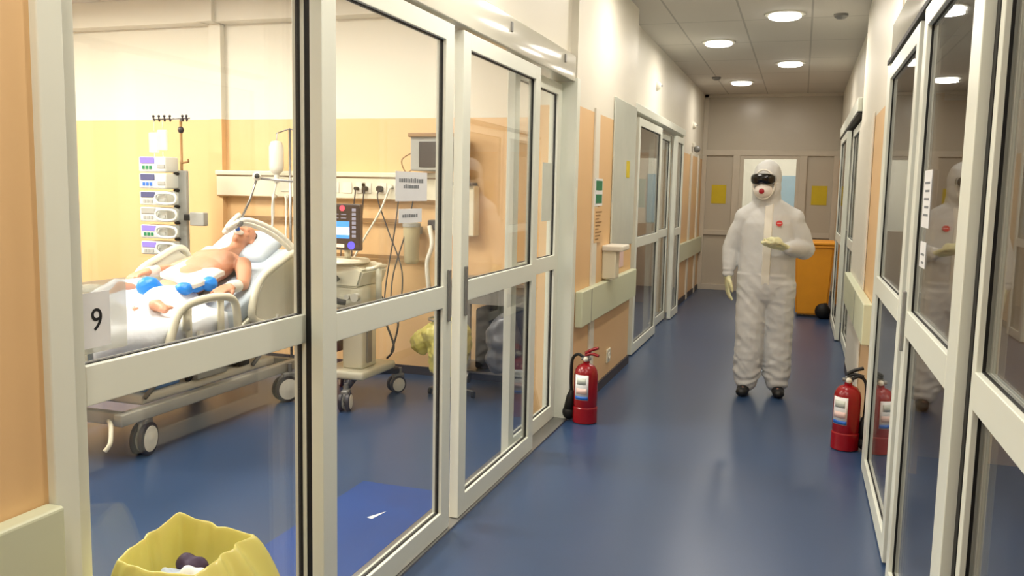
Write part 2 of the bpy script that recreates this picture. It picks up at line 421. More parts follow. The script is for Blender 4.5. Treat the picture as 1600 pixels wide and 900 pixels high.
def headers():
    bm = nb(); box(bm, -1.62, -1.445, 1.44, 5.58, 2.265, 2.43, bev=.006); h = obj('door_header', bm, M['gloss'], smooth='auto')
    tag(h, 'glossy white track cover above the near left glass doors', 'door track')
    for y in (3.35, 4.25, 5.3):
        k = nb(); box(k, -1.446, -1.436, y - .012, y + .012, 2.35, 2.40, bev=.003)
        obj('track_clip', k, M['greymetal'], h)
    bm = nb(); box(bm, -1.60, -1.45, 7.73, 11.3, 2.285, 2.36, bev=.005); tag(obj('door_header', bm, M['cream']), 'pale track cover above the far left glass doors', 'door track')
    bm = nb(); box(bm, .42, .60, 1.0, 5.22, 2.29, 2.49, bev=.006); h = obj('door_header', bm, M['gloss'], smooth='auto')
    tag(h, 'glossy white track cover above the near right glass doors', 'door track')
    obj('slot_shade', B(.402, .59, 1.0, 5.2, 2.268, 2.29), M['black'], h)  # solid black strip paints the shadow gap under the header
    bm = nb(); box(bm, .42, .6, 8.22, 11.9, 2.30, 2.42, bev=.005); h = obj('door_header', bm, M['cream']); tag(h, 'pale track cover above the far right glass doors', 'door track')
    obj('slot_shade', B(.425, .59, 8.22, 11.9, 2.28, 2.30), M['black'], h)  # same black strip as painted shade below this track cover
    # jambs
    struct('trim_11', B(-1.62, -1.47, 1.375, 1.44, 0, 2.29, bev=.004), M['cream'])
    struct('trim_12', B(-1.62, -1.43, 5.58, 5.66, 0, 2.29, bev=.004), M['cream'])
    struct('trim_13', B(.41, .60, 5.12, 5.24, 0, 2.31, bev=.004), M['cream'])
    struct('trim_14', B(-1.62, -1.48, 11.26, 11.36, 0, 2.36, bev=.004), M['cream'])
    struct('trim_15', B(.44, .60, 11.35, 11.45, 0, 2.36, bev=.004), M['cream'])
    struct('trim_16', B(-1.62, -1.44, 1.44, 5.58, 0, .010), M['steel'])
headers()

# guard boards
def board(x0, x1, y0, y1, label, z0=.62, z1=.87, seam=None):
    t = thing('guard_board', label, 'wall guard', (x0, (y0 + y1) / 2, z0), 'pale green guard boards along the walls')
    obj('board', B(x0, x1, y0, y1, z0, z1, bev=.008), M['board'], t)
    s = nb(); xa = x1 if x1 < 0 else x0
    box(s, xa - .002, xa + .002, (seam or y0 + .25) - .003, (seam or y0 + .25) + .003, z0 + .004, z1 - .004)
    obj('seam', s, M['greymetal'], t)
board(-1.438, -1.385, 5.70, 7.74, 'pale green guard board on the left pillar above the extinguisher', seam=5.98)
board(-1.488, -1.44, -2.9, 1.37, 'pale green guard board on the nearest left wall by the yellow bag')
board(-1.568, -1.52, 11.4, 14.35, 'pale guard board on the far left wall near the end partition')
board(.40, .458, 5.75, 8.2, 'pale green guard board on the right pillar above the extinguisher', z0=.63, z1=.89, seam=6.6)

# things on the pillar
def pillar_things():
    x = -1.425
    t = thing('soap_dispenser', 'white wall dispenser above the left guard board', 'dispenser', (x, 6.65, .88))
    obj('body', B(-1.44, -1.33, 6.52, 6.66, .885, 1.11, bev=.012), M['bedcream'], t)
    obj('lid', B(-1.44, -1.28, 6.50, 6.80, 1.10, 1.145, bev=.012), M['white'], t)
    t = thing('exit_sign', 'small green and white sign high on the left pillar strip', 'sign', (x, 6.2, 1.46))
    obj('plate', B(-1.425, -1.42, 6.14, 6.38, 1.45, 1.65), M['paper'], t)
    g = nb(); box(g, -1.42, -1.418, 6.16, 6.36, 1.47, 1.535); box(g, -1.42, -1.418, 6.16, 6.36, 1.565, 1.635); obj('pictogram', g, M['green'], t)
    t = thing('notice', 'narrow notice with brownish lines of print under the green sign', 'sign', (x, 6.3, 1.2))
    obj('sheet', B(-1.425, -1.421, 6.15, 6.42, 1.18, 1.44), M['orange'], t)
    g = nb()
    for k in range(9): box(g, -1.421, -1.4195, 6.18, 6.38 - .05 * (k % 3), 1.41 - k * .025 - .009, 1.41 - k * .025)
    obj('printed_text', g, M['brown'], t)
    bm = B(-1.438, -1.425, 6.78, 7.70, 1.10, 2.30, bev=.004)
    tag(obj('splash_panel', bm, M['bluesheet']), 'tall pale bluish panel fixed at the far edge of left pillar', 'panel')
    tag(obj('paper_slip', B(-1.425, -1.42, 7.3, 7.42, 1.68, 1.82), M['yellow']), 'small yellow slip on the pale bluish panel', 'paper')
    tag(obj('warning_label', B(-1.44, -1.435, 7.2, 7.36, .92, 1.07), M['labelpink']), 'small pinkish label just above the left guard board', 'label')
    t = thing('wall_socket', 'white wall socket low on the pillar beside the left extinguisher', 'socket', (-1.44, 6.8, .22))
    obj('plate', B(-1.44, -1.425, 6.78, 6.90, .17, .28, bev=.005), M['bedcream'], t); bm = nb(); lathe(bm, (-1.425, 6.84, .225), [(.03, 0), (.03, .006), (.02, .006), (.018, .001)], 16, 'X'); obj('socket_ring', bm, M['white'], t)
    # end wall papers
    tag(obj('paper_sheet', B(-1.40, -1.17, 14.372, 14.378, 1.41, 1.71), M['yellow']), 'yellow sheet on the left panel of the end partition', 'paper')
    tag(obj('paper_sheet', B(.14, .37, 14.372, 14.378, 1.42, 1.72), M['yellow']), 'yellow sheet on the right panel of the end partition', 'paper')
    for o in bpy.data.objects:
        if o.name.startswith('paper_sheet'): o.location.y = .04
    # little wall detectors
    for (y, z, m, lab) in ((9.6, 2.72, 'white', 'small white detector on far left upper wall above the doors'), (13.0, 2.55, 'white', 'small white detector near the end of the left wall')):
        t = thing('wall_detector', lab, 'detector', (-1.57, y, z)); bm = nb(); lathe(bm, (-1.57, y, z), [(.05, 0), (.05, .02), (.03, .045), (.01, .05)], 18, 'X'); obj('housing', bm, M[m], t, 'auto')
        bm = nb(); ell(bm, (-1.515, y, z), (.01, .012, .012)); obj('lens', bm, M['greymetal'], t, True)
    t = thing('wall_sensor', 'grey ball shaped sensor on the far left wall near the end', 'sensor', (-1.57, 13.0, 2.2)); bm = nb(); box(bm, -1.57, -1.53, 12.95, 13.05, 2.24, 2.3, bev=.004); obj('bracket', bm, M['white'], t)  # the grey ball is a sensor and gives no light
    bm = nb(); ell(bm, (-1.50, 13.0, 2.21), (.05, .05, .05)); obj('ball', bm, M['greymetal'], t, True)
pillar_things()

# ------------------------------------------------------------ ceiling lamps
def lamps():
    labs = ['round ceiling lamp nearest in view on the right row', 'round ceiling lamp nearest in view on the left row',
            'second round ceiling lamp in the right row', 'furthest round ceiling lamp in the left row']
    for i, (x, y) in enumerate(LAMP_POS):
        lab = labs[i] if i < 4 else ['lit round ceiling lamp above and behind the front of the view, mirrored in the glass'][0]
        t = thing('ceiling_lamp', lab, 'ceiling lamp', (x, y, CEIL), 'round ceiling lamps of the corridor')
        bm = nb(); lathe(bm, (x, y, CEIL), [(.135, 0), (.175, 0), (.172, -.012), (.14, -.016), (.135, -.01)], 36); obj('trim_ring', bm, M['gloss'], t, 'auto')
        bm = nb(); lathe(bm, (x, y, CEIL), [(.138, 0), (.138, -.03), (.12, -.04), (.05, -.043)], 36); obj('diffuser', bm, M['lampon'], t, 'auto')
    for x, y, _ in ROOM_LAMPS:
        t = thing('ceiling_panel_lamp', 'square lit ceiling panel of the treatment room', 'ceiling lamp', (x, y, CEIL), 'ceiling panels of the treatment room')
        obj('frame', B(x - .5, x + .5, y - .5, y + .5, CEIL - .03, CEIL, bev=.004), M['gloss'], t)
        obj('diffuser', B(x - .46, x + .46, y - .46, y + .46, CEIL - .04, CEIL - .03), M['lampon'], t)
    t = thing('smoke_detector', 'small grey smoke detector on the ceiling at the right', 'detector', (.24, 8.3, CEIL)); bm = nb(); lathe(bm, (.24, 8.3, CEIL), [(.06, 0), (.06, -.02), (.035, -.04), (.01, -.042)], 24); obj('housing', bm, M['greymetal'], t, 'auto')
    t = thing('smoke_detector', 'small grey smoke detector on the ceiling near the far left', 'detector', (-1.2, 12.3, CEIL)); bm = nb(); lathe(bm, (-1.2, 12.3, CEIL), [(.06, 0), (.06, -.02), (.035, -.04), (.01, -.042)], 24); obj('housing', bm, M['greymetal'], t, 'auto')
    t = thing('strip_light', 'white strip light seen through the end door glass', 'ceiling lamp', (-.5, 16.4, 2.6)); obj('diffuser', B(-.95, .0, 16.3, 16.42, 2.28, 2.34, bev=.01), M['lampon'], t)
    for xx in (-.8, -.15): bm = nb(); cyl(bm, (xx, 16.36, 2.33), (xx, 16.36, CEIL), .006, 8); obj('rod', bm, M['steel'], t)
lamps()

# ------------------------------------------------------------ fire extinguishers
def extinguisher(x, y, label, lab_ang, horn_ang, r=.078, H=.40):
    t = thing('fire_extinguisher', label, 'fire extinguisher', (x, y, 0), 'red fire extinguishers standing on the floor')
    bm = nb(); lathe(bm, (x, y, 0), [(r * .9, 0), (r + .003, .006), (r + .003, .105), (r - .003, .112), (r, .12), (r, H - .07), (r * .92, H - .04), (r * .7, H - .012), (r * .4, H), (.022, H + .005), (.022, H + .02)], 36); obj('cylinder', bm, M['red'], t, 'auto')
    bm = nb(); cyl(bm, (x, y, H + .01), (x, y, H + .055), .02, 16); cyl(bm, (x - .035, y, H + .035), (x + .03, y, H + .035), .011, 10); obj('valve', bm, M['greymetal'], t, 'auto')
    bm = nb()
    tube(bm, smoothpts([(x - .01, y, H + .055), (x + .03, y, H + .07), (x + .085, y - .01, H + .062)]), .011, 8); tube(bm, smoothpts([(x - .01, y, H + .07), (x + .03, y, H + .095), (x + .08, y - .01, H + .115)]), .011, 8)
    obj('lever', bm, M['red'] if x < 0 else M['black'], t, True)
    bm = nb(); cyl(bm, (x, y - .02, H + .035), (x, y - .034, H + .035), .016, 14); obj('gauge', bm, M['white'], t, True)
    ca, sa = math.cos(horn_ang), math.sin(horn_ang)
    P = lambda d, z: (x + ca * d, y + sa * d, z)
    bm = nb(); tube(bm, smoothpts([P(.02, H + .04), P(.06, H + .06), P(.10, H + .02), P(.105, H - .12), P(.10, .2)]), .010, 10); obj('hose', bm, M['black'], t, True)
    bm = nb(); tube(bm, [P(.10, .21), P(.105, .17), P(.115, .06)], [.014, .028, .042], 18); ell(bm, P(.115, .055), (.046, .046, .05)); obj('horn', bm, M['black'], t, True)
    def patch(name, z0, z1, m, half, dr):
        b = nb(); n = 10; rr = r + dr; ro = []
        for q in (r + .0004, rr):
            for zz in (z0, z1): ro.append([b.verts.new((x + q * math.cos(lab_ang + half * (2 * j / n - 1)), y + q * math.sin(lab_ang + half * (2 * j / n - 1)), zz)) for j in range(n + 1)])
        for j in range(n):
            b.faces.new((ro[2][j], ro[2][j + 1], ro[3][j + 1], ro[3][j])); b.faces.new((ro[0][j], ro[0][j + 1], ro[1][j + 1], ro[1][j]))
            b.faces.new((ro[0][j], ro[0][j + 1], ro[2][j + 1], ro[2][j])); b.faces.new((ro[1][j], ro[1][j + 1], ro[3][j + 1], ro[3][j]))
        b.faces.new((ro[0][0], ro[1][0], ro[3][0], ro[2][0])); b.faces.new((ro[0][n], ro[1][n], ro[3][n], ro[2][n]))
        return obj(name, b, m, t, True)
    patch('label_sheet', .165, .335, M['paper'], .62, .0012)
    patch('label_band', .168, .19, M['labelblue'], .60, .002)
    patch('label_print', .205, .245, M['labelpink'], .5, .002)
    patch('label_print', .27, .315, M['scrgrey'] if False else M['bluesheet'], .42, .002)
extinguisher(-1.315, 5.58, 'red fire extinguisher standing against the left pillar', R(-100), R(175), r=.08)
extinguisher(.335, 5.60, 'red fire extinguisher standing against the right pillar', R(-125), R(-5), r=.08)

# ------------------------------------------------------------ orange wheelie bin
def wheelie():
    x0, x1, y0, y1 = -.04, .43, 11.65, 12.2
    t = thing('wheelie_bin', 'orange wheeled waste bin at the far right of the corridor', 'waste bin', (.2, 11.9, 0))
    bm = nb(); b_ = [(x0 + .04, y0 + .05), (x1 - .04, y0 + .05), (x1 - .04, y1 - .05), (x0 + .04, y1 - .05)]; t_ = [(x0, y0), (x1, y0), (x1, y1), (x0, y1)]
    lo = [bm.verts.new((a, b, .03)) for a, b in b_]; hi = [bm.verts.new((a, b, .92)) for a, b in t_]
    bm.faces.new(lo[::-1]); bm.faces.new(hi)
    for i in range(4): bm.faces.new((lo[i], lo[(i + 1) % 4], hi[(i + 1) % 4], hi[i]))
    bmesh.ops.bevel(bm, geom=list(bm.edges), offset=.02, segments=2, affect='EDGES')
    obj('bin_body', bm, M['binorange'], t, 'auto')
    bm = nb(); box(bm, x0 - .015, x1 + .012, y0 - .02, y1 + .02, .90, .93, bev=.008); obj('rim', bm, M['binorange'], t)
    bm = nb(); box(bm, x0 - .02, x1 + .015, y0 - .03, y1 + .03, .935, .98, bev=.018); obj('lid', bm, M['binorange'], t)
    bm = nb(); cyl(bm, (x0 + .05, y0 + .02, .95), (x1 - .05, y0 + .02, .95), .012); obj('handle', bm, M['binorange'], t, True)
    for sx in (.36, .06):
        bm = nb(); lathe(bm, (sx, y0 + .0, .1), [(.03, -.03), (.092, -.03), (.1, -.02), (.1, .02), (.092, .03), (.03, .03)], 28, 'X'); obj('wheel', bm, M['black'], t, 'auto') if sx > .2 else bm.free()
    bm = nb(); ell(bm, (.33, y0 - .05, .10), (.095, .07, .10)); box(bm, .3, .42, y0, y0 + .1, 0.0, .06, bev=.01); obj('wheel_cover', bm, M['black'], t, True)
wheelie()

# ------------------------------------------------------------ signs on the near left glass
def signs():
    x = -1.549
    t = thing('number_sign', 'white sheet with a black 9 stuck on the nearest left glass', 'sign', (x, 1.575, 1.2))
    obj('sheet', B(-1.5505, -1.5485, 1.535, 1.625, 1.165, 1.295), M['paper'], t)
    text('numeral', '9', .075, M['ink'], (-1.5478, 1.583, 1.228), Matrix.Rotation(R(90), 3, 'Z') @ Matrix.Rotation(R(90), 3, 'X'), t, .0003)
    t = thing('plastic_sleeve', 'cloudy plastic sleeve on the glass behind the number sheet', 'sleeve', (-1.56, 1.6, 1.2))
    obj('sleeve', B(-1.5610, -1.5598, 1.535, 1.69, 1.150, 1.32), M['clear'], t)
    def note(y0, y1, z0, z1, label, lines):
        t = thing('notice', label, 'paper notice', (-1.469, y0, z0), 'paper notices on the left glass doors')
        obj('sheet', B(-1.4708, -1.469, y0, y1, z0, z1), M['paper'], t)
        g = nb()
        for (a, b, zc, h) in lines:
            yy = a
            while yy < b - .008:
                wd = random.uniform(.009, .02); box(g, -1.469, -1.4684, yy, min(yy + wd, b), zc - h, zc + h * random.uniform(.6, 1)); yy += wd + .005
        obj('printed_text', g, M['greyink'], t)
    note(2.99, 3.28, 1.50, 1.615, 'larger white notice with two printed lines on left glass', [(3.02, 3.25, 1.582, .009), (3.06, 3.20, 1.558, .008)])
    note(3.02, 3.23, 1.415, 1.47, 'smaller white notice below the larger one on left glass', [(3.05, 3.20, 1.443, .007)])
    for (y0, y1, z0, z1, lab, nl) in ((3.24, 3.42, 1.45, 1.65, 'taller white notice on the right glass leaf beside the mirrored person', 5), (3.26, 3.40, 1.31, 1.40, 'shorter white notice below the taller one on right glass', 2)):
        t = thing('notice', lab, 'paper notice', (.414, y0, z0), 'paper notices on the right glass door')
        obj('sheet', B(.4135, .4155, y0, y1, z0, z1), M['paper'], t)
        g = nb()
        for q in range(nl): box(g, .4128, .4135, y0 + .03, y1 - .03 - .02 * (q % 2), z1 - .04 - q * .028 - .008, z1 - .04 - q * .028)
        obj('printed_text', g, M['greyink'], t)
    t = thing('notice', 'pale vertical sheet on the leaf beside the left pillar', 'paper notice', (-1.548, 5.2, 1.4))
    obj('sheet', B(-1.5508, -1.5485, 5.22, 5.44, 1.36, 1.73), M['bluesheet'], t)
signs()

# floor mat
bm = nb(); box(bm, -2.12, -1.625, 2.3, 3.95, .0, .006, bev=.002); mt = obj('floor_mat', bm, M['mat']); tag(mt, 'bright blue sticky mat on the floor inside the left doors', 'mat')
bm = nb(); prism(bm, [(-1.86, 3.50, .0062), (-1.83, 3.49, .0062), (-1.81, 3.60, .0062)], (0, 0, .0006)); obj('white_mark', bm, M['paper'], mt)

# ------------------------------------------------------------ bed
def wheel(parent, x, y, r=.075, ang=0, double=True, m='bedcream'):
    rot = Matrix.Rotation(ang, 4, 'Z')
    def T(bm): bmesh.ops.transform(bm, matrix=Matrix.Translation((x, y, 0)) @ rot, verts=bm.verts); return bm
    c = nb(); box(c, -.028, .028, -.03, .06, r * 1.55, r * 2.25, bev=.012); cyl(c, (0, .03, r * 2.2), (0, .03, r * 2.9), .016, 12); ell(c, (0, .01, r * 1.5), (.02, r * .8, r * .7))
    k = obj('caster', T(c), M['greymetal'], parent, 'auto')
    for s in ((-1, 1) if double else (1,)):
        b = nb(); lathe(b, (s * .026, 0, r), [(r * .8, -.014), (r, -.010), (r, .010), (r * .8, .0145)], 28, 'X'); obj('tyre', T(b), M['dark'], k, 'auto')
        b = nb(); lathe(b, (s * .026, 0, r), [(.01, -.0145), (r * .78, -.0145), (r * .84, 0), (r * .78, .016), (.02, .019), (.012, .021)], 28, 'X'); obj('wheel_disc', T(b), M['white'], k, 'auto')
        b = nb(); lathe(b, (s * .026 + s * .014, 0, r), [(.012, -.004), (.012, .004)], 16, 'X'); obj('hub', T(b), M['greymetal'], k)
BX0, BX1 = -4.40, -3.48
def bed():
    t = thing('hospital_bed', 'cream adjustable hospital bed with raised backrest in the room', 'bed', (-3.94, 4.6, 0))
    for x, y, a in ((-3.50, 3.90, R(12)), (-3.46, 5.28, R(-30)), (-4.36, 5.42, R(20)), (-4.42, 3.9, 0)): wheel(t, x, y, .095, a)
    bm = nb()
    for x in (-3.50, -4.38): box(bm, x - .03, x + .03, 3.7, 5.6, .21, .28, bev=.01)
    for y in (3.75, 5.45): box(bm, -4.38, -3.5, y - .03, y + .03, .21, .28, bev=.01)
    obj('base_frame', bm, M['bedgrey'], t, 'auto')
    bm = nb(); box(bm, -4.3, -3.6, 4.0, 5.35, .25, .31, bev=.02); obj('base_cover', bm, M['white'], t)
    for y in (4.5, 5.1):
        bm = nb(); box(bm, -4.02, -3.86, y - .09, y + .09, .28, .46, bev=.02); box(bm, -3.99, -3.89, y - .065, y + .065, .44, .58, bev=.01); obj('lifting_column', bm, M['bedgrey'], t)
    bm = nb()
    for x in (-3.52, -4.36): box(bm, x - .02, x + .02, 3.55, 5.55, .52, .58, bev=.006)
    for y in (3.58, 4.1, 4.7, 5.5): box(bm, -4.36, -3.52, y - .02, y + .02, .50, .56, bev=.006)
    box(bm, -4.2, -3.7, 4.3, 4.42, .40, .52, bev=.01); box(bm, -3.75, -3.6, 4.85, 5.0, .36, .52, bev=.01)
    obj('deck_frame', bm, M['greymetal'], t, 'auto')
    bm = nb(); tube(bm, [(-3.6, 4.4, .33), (-3.75, 4.9, .5)], .02, 10); tube(bm, [(-4.1, 4.35, .33), (-4.0, 4.9, .5)], .02, 10); obj('actuator', bm, M['black'], t, True)
    bm = nb(); box(bm, -3.66, -3.56, 4.45, 4.75, .315, .42, bev=.012); obj('control_box', bm, M['pumpgrey'], t, 'auto')
    bm = nb(); box(bm, -3.70, -3.58, 4.9, 5.02, .312, .45, bev=.01); obj('battery_box', bm, M['black'], t, 'auto')
    for (ya, yb) in ((4.0, 4.35), (5.05, 5.4)):
        bm = nb(); tube(bm, [(-3.58, ya, .30), (-3.58, yb, .53)], .014, 8); obj('linkage_arm', bm, M['greymetal'], t, True)
    bm = nb(); tube(bm, smoothpts([(-3.57, 4.6, .42), (-3.53, 4.75, .36), (-3.54, 4.95, .44), (-3.56, 5.15, .38), (-3.58, 5.3, .5)]), .007, 6); obj('cable', bm, M['black'], t, True)
    bm = nb(); tube(bm, smoothpts([(-3.56, 3.70, .24), (-3.47, 3.62, .24), (-3.42, 3.56, .17), (-3.43, 3.53, .13)]), .012, 10); obj('brake_pedal', bm, M['bedcream'], t, True)
    # mattress: flat section and raised backrest section
    bm = nb(); box(bm, BX0 + .03, BX1 - .03, 3.55, 4.78, .59, .72, bev=.03); obj('mattress', bm, M['linen'], t, 'auto')
    bm = nb(); box(bm, BX0 + .03, BX1 - .03, 0, .92, -.13, 0, bev=.03)
    bmesh.ops.transform(bm, matrix=Matrix.Translation((0, 4.74, .725)) @ Matrix.Rotation(R(23), 4, 'X'), verts=bm.verts); obj('backrest_mattress', bm, M['linen'], t, 'auto')
    bm = nb(); box(bm, BX0 + .02, BX1 - .02, 0, .92, -.17, -.13, bev=.01)
    bmesh.ops.transform(bm, matrix=Matrix.Translation((0, 4.74, .725)) @ Matrix.Rotation(R(23), 4, 'X'), verts=bm.verts); obj('backrest_plate', bm, M['bedcream'], t, 'auto')
    # end boards
    bm = nb(); box(bm, BX0, BX1, 5.66, 5.70, .60, 1.06, bev=.018); obj('headboard', bm, M['bedcream'], t, 'auto')
    bm = nb(); box(bm, BX0, BX1, 3.46, 3.50, .50, .94, bev=.018); obj('footboard', bm, M['bedcream'], t, 'auto')
    for x in (-4.2, -3.7):
        bm = nb(); box(bm, x - .02, x + .02, 5.5, 5.68, .54, .62, bev=.005); obj('board_bracket', bm, M['greymetal'], t)
        bm = nb(); box(bm, x - .02, x + .02, 3.49, 3.6, .52, .56, bev=.005); obj('board_bracket', bm, M['greymetal'], t)
    # side rails
    def rail(x, pts, uprights, name='side_rail', fill=None, tilt=0):
        bm = nb(); tube(bm, [(x, a, b) for a, b in [(p.y, p.z) for p in smoothpts([(0, *p) for p in pts], 5, True)]], .026, 10, closed=True)
        for (ya, za, yb, zb, r) in uprights: tube(bm, [(x, ya, za), (x, yb, zb)], r, 10, squash=.6)
        rr = obj(name, bm, M['bedcream'], t, True)
        if fill:
            b = nb(); prism(b, [(x - .008, a, b2) for a, b2 in fill], (.016, 0, 0)); obj('rail_panel', b, M['bedcream'], rr)
        b = nb(); tube(b, [(x, (pts[0][0] + pts[len(pts) // 2][0]) / 2, .54), (x, (pts[0][0] + pts[len(pts) // 2][0]) / 2 + .02, .66)], .022, 8); obj('rail_arm', b, M['bedgrey'], rr, True)
    midp = [(4.06, .56), (4.09, .72), (4.17, .82), (4.35, .85), (4.55, .845), (4.66, .80), (4.69, .66), (4.66, .54), (4.35, .52)]
    mid_up = [(4.22, .54, 4.22, .84, .024), (4.52, .54, 4.52, .84, .028), (4.2, .68, 4.2, .8, .03)]
    for x in (-3.435, -4.445):
        rail(x, midp, mid_up)
        hp = [(4.86, .66), (4.87, .80), (4.96, .93), (5.16, 1.01), (5.36, 1.07), (5.47, 1.0), (5.50, .78), (5.42, .63), (5.1, .60)]
        rail(x, hp, [], fill=[(4.88, .66), (4.89, .79), (4.98, .91), (5.17, .99), (5.35, 1.05), (5.45, .99), (5.48, .78), (5.41, .65), (5.1, .62)])
    return t
bed()

LEGS = {1: [(-3.86, 4.68, .80), (-3.78, 4.32, .82), (-3.73, 3.98, .76)], -1: [(-4.04, 4.68, .80), (-4.10, 4.36, .88), (-4.05, 3.98, .77)]}
SHEET_CAPS = [(L[i], L[i + 1], (.088, .055)[i], (.055, .036)[i]) for L in LEGS.values() for i in (0, 1)] + [((-3.72, 4.02, .79), (-3.72, 3.9, .83), .05, .045), ((-4.05, 4.02, .79), (-4.05, 3.9, .84), .05, .045)]
def sheet():
    """white sheet draped over the flat section, bulging over the legs"""
    bm = nb(); nx, ny = 44, 60; vs_ = []
    for i in range(nx + 1):
        row = []
        for j in range(ny + 1):
            u = i / nx; v = j / ny
            x = (-4.47 if v < .62 else -4.47 + .27 * min(1, (v - .62) / .12)); x = x + u * (-3.48 - x); y = 3.52 + v * (1.20 + .08 * math.sin(u * 5))
            z = .735
            for (P, Q, r0, r1) in SHEET_CAPS:
                if P[1] < Q[1]: P, Q, r0, r1 = Q, P, r1, r0
                tt = min(1, max(0, (P[1] - y) / (P[1] - Q[1]))); cx_ = P[0] + (Q[0] - P[0]) * tt; cz_ = P[2] + (Q[2] - P[2]) * tt; rr = r0 + (r1 - r0) * tt
                over = max(0, y - P[1], Q[1] - y) / .08
                h = (cz_ + rr + .014 - .735) * math.exp(-((x - cx_) / (1.5 * rr)) ** 2 - over ** 2)
                z = max(z, .735 + h)
            z += .018 * noise.noise(Vector((x * 6, y * 3, 1))) + .012 * math.sin((x * 9 + y * 14 + 2 * noise.noise(Vector((x * 3, y * 3, 0)))))
            edge = max(0, .05 - (1 - u)) / .05
            if u > .95: z -= .13 * (u - .95) / .05 ; x = -3.475 + .01 * (u - .95) / .05
            if u < .04: z -= .1 * (1 - u / .04)
            row.append(bm.verts.new((x, y, z)))
        vs_.append(row)
    for i in range(nx):
        for j in range(ny): bm.faces.new((vs_[i][j], vs_[i + 1][j], vs_[i + 1][j + 1], vs_[i][j + 1]))
    o = obj('bed_sheet', bm, M['sheet'], smooth=True); md = o.modifiers.new('t', 'SOLIDIFY'); md.thickness = .006
    bake(o, None, 0); tag(o, 'rumpled white sheet over the legs of the lying patient', 'sheet')
    bm = nb(); prism(bm, [(-4.05, 4.70, .93), (-3.72, 4.62, .87), (-3.70, 4.92, .93), (-4.05, 4.98, 1.0)], (0, 0, .03)); bmesh.ops.subdivide_edges(bm, edges=bm.edges, cuts=5, use_grid_fill=True)
    for v in bm.verts: v.co.z += .015 * noise.noise(v.co * 9)
    o = obj('dressing_pad', bm, M['mask'], smooth=True); tag(o, 'cream folded dressing pad on the patient belly', 'dressing')
    bm = nb(); box(bm, -4.22, -3.70, 5.33, 5.72, -.055, .055, bev=.05)
    bmesh.ops.subdivide_edges(bm, edges=bm.edges, cuts=2, use_grid_fill=True)
    bmesh.ops.transform(bm, matrix=Matrix.Translation((0, 5.5, 1.07)) @ Matrix.Rotation(R(28), 4, 'X') @ Matrix.Translation((0, -5.5, 0)), verts=bm.verts)
    o = obj('pillow', bm, M['linen'], smooth=True); bake(o, .012, 10); tag(o, 'blue grey pillow under the head of the patient', 'pillow')
    # blue bundles
    bm = nb(); ell(bm, (-3.9, 4.42, .90), (.065, .085, .06)); ell(bm, (-3.86, 4.47, .86), (.05, .06, .05)); o = obj('glove_bundle', bm, M['blue']); bake(o, .007, 3, lambda c, n: .004 * noise.noise(c * 40)); tag(o, 'blue rounded bundle lying on the sheet nearer the foot', 'bundle', 'blue bundles on the bed')
    bm = nb(); ell(bm, (-3.78, 4.60, .87), (.055, .065, .045)); ell(bm, (-3.72, 4.78, .89), (.055, .055, .05)); ell(bm, (-3.75, 4.69, .87), (.035, .07, .03)); o = obj('glove_bundle', bm, M['blue']); bake(o, .007, 3, lambda c, n: .004 * noise.noise(c * 40)); tag(o, 'blue bow shaped bundle lying beside the near hand of patient', 'bundle', 'blue bundles on the bed')
sheet()

# ------------------------------------------------------------ hands and bodies
def hand(bm, wrist, d, up, thumb_side, curl=.3, s=1.0, rr=1.0):
    """palm and five curled fingers; d = pointing direction, up = back of the hand, thumb_side = +-1 along side vector"""
    d = Vector(d).normalized(); up = Vector(up); up = (up - up.dot(d) * d).normalized(); side = d.cross(up) * thumb_side
    W = Vector(wrist)
    for k in range(4):
        o = (k - 1.5) * -.021 * s
        tube(bm, [W + side * o * .7, W + d * .045 * s + side * o, W + d * .088 * s + side * o], [.019 * s * rr, .015 * s * rr, .0125 * s * rr], 10)
        ell(bm, W + side * o * .7, [.019 * s * rr] * 3, n=10)
        base = W + d * .088 * s + side * o
        L = [.042, .046, .043, .034][k] * s; p = base; a = curl * .5; pts = [p]
        for q in range(3):
            dd = d * math.cos(a) - up * math.sin(a); p = p + dd * L * (1, .68, .55)[q]; pts.append(p); a += curl * (1 + .12 * k)
        spread = side * (1.5 - k) * .004 * s
        pts = [pt + spread * i for i, pt in enumerate(pts)]
        limb(bm, pts, [.0108 * s * rr, .0098 * s * rr, .009 * s * rr, .0078 * s * rr], 10)
    b = W + d * .02 * s + side * .028 * s
    limb(bm, [b, b + (d * .6 + side * .65).normalized() * .04 * s - up * .006, b + (d * .8 + side * .55).normalized() * .075 * s - up * .014, b + (d * .95 + side * .4).normalized() * .10 * s - up * .022], [.017 * s * rr, .0135 * s * rr, .011 * s * rr, .009 * s * rr], 10)

def head(bm, c, rot, s=1.0):
    """head in own frame: +z crown, -y face"""
    def P(x, y, z): return Vector(c) + rot @ (Vector((x, y, z)) * s)
    ell(bm, P(0, .012, .03), (.077 * s, .098 * s, .085 * s), rot); ell(bm, P(0, -.022, -.03), (.062 * s, .072 * s, .085 * s), rot)
    ell(bm, P(0, -.055, -.085), (.032 * s, .03 * s, .028 * s), rot)
    tube(bm, [P(0, -.085, .015), P(0, -.108, -.025)], [.009 * s, .016 * s], 10); ell(bm, P(0, -.106, -.028), (.016 * s, .014 * s, .011 * s), rot)
    ell(bm, P(0, -.090, -.055), (.026 * s, .012 * s, .007 * s), rot); ell(bm, P(0, -.088, -.066), (.022 * s, .012 * s, .008 * s), rot)
    for q in (-1, 1):
        ell(bm, P(q * .03, -.082, .022), (.02 * s, .012 * s, .009 * s), rot); ell(bm, P(q * .077, .01, -.01), (.01 * s, .02 * s, .032 * s), rot)
        ell(bm, P(q * .04, -.062, -.02), (.024 * s, .02 * s, .02 * s), rot)

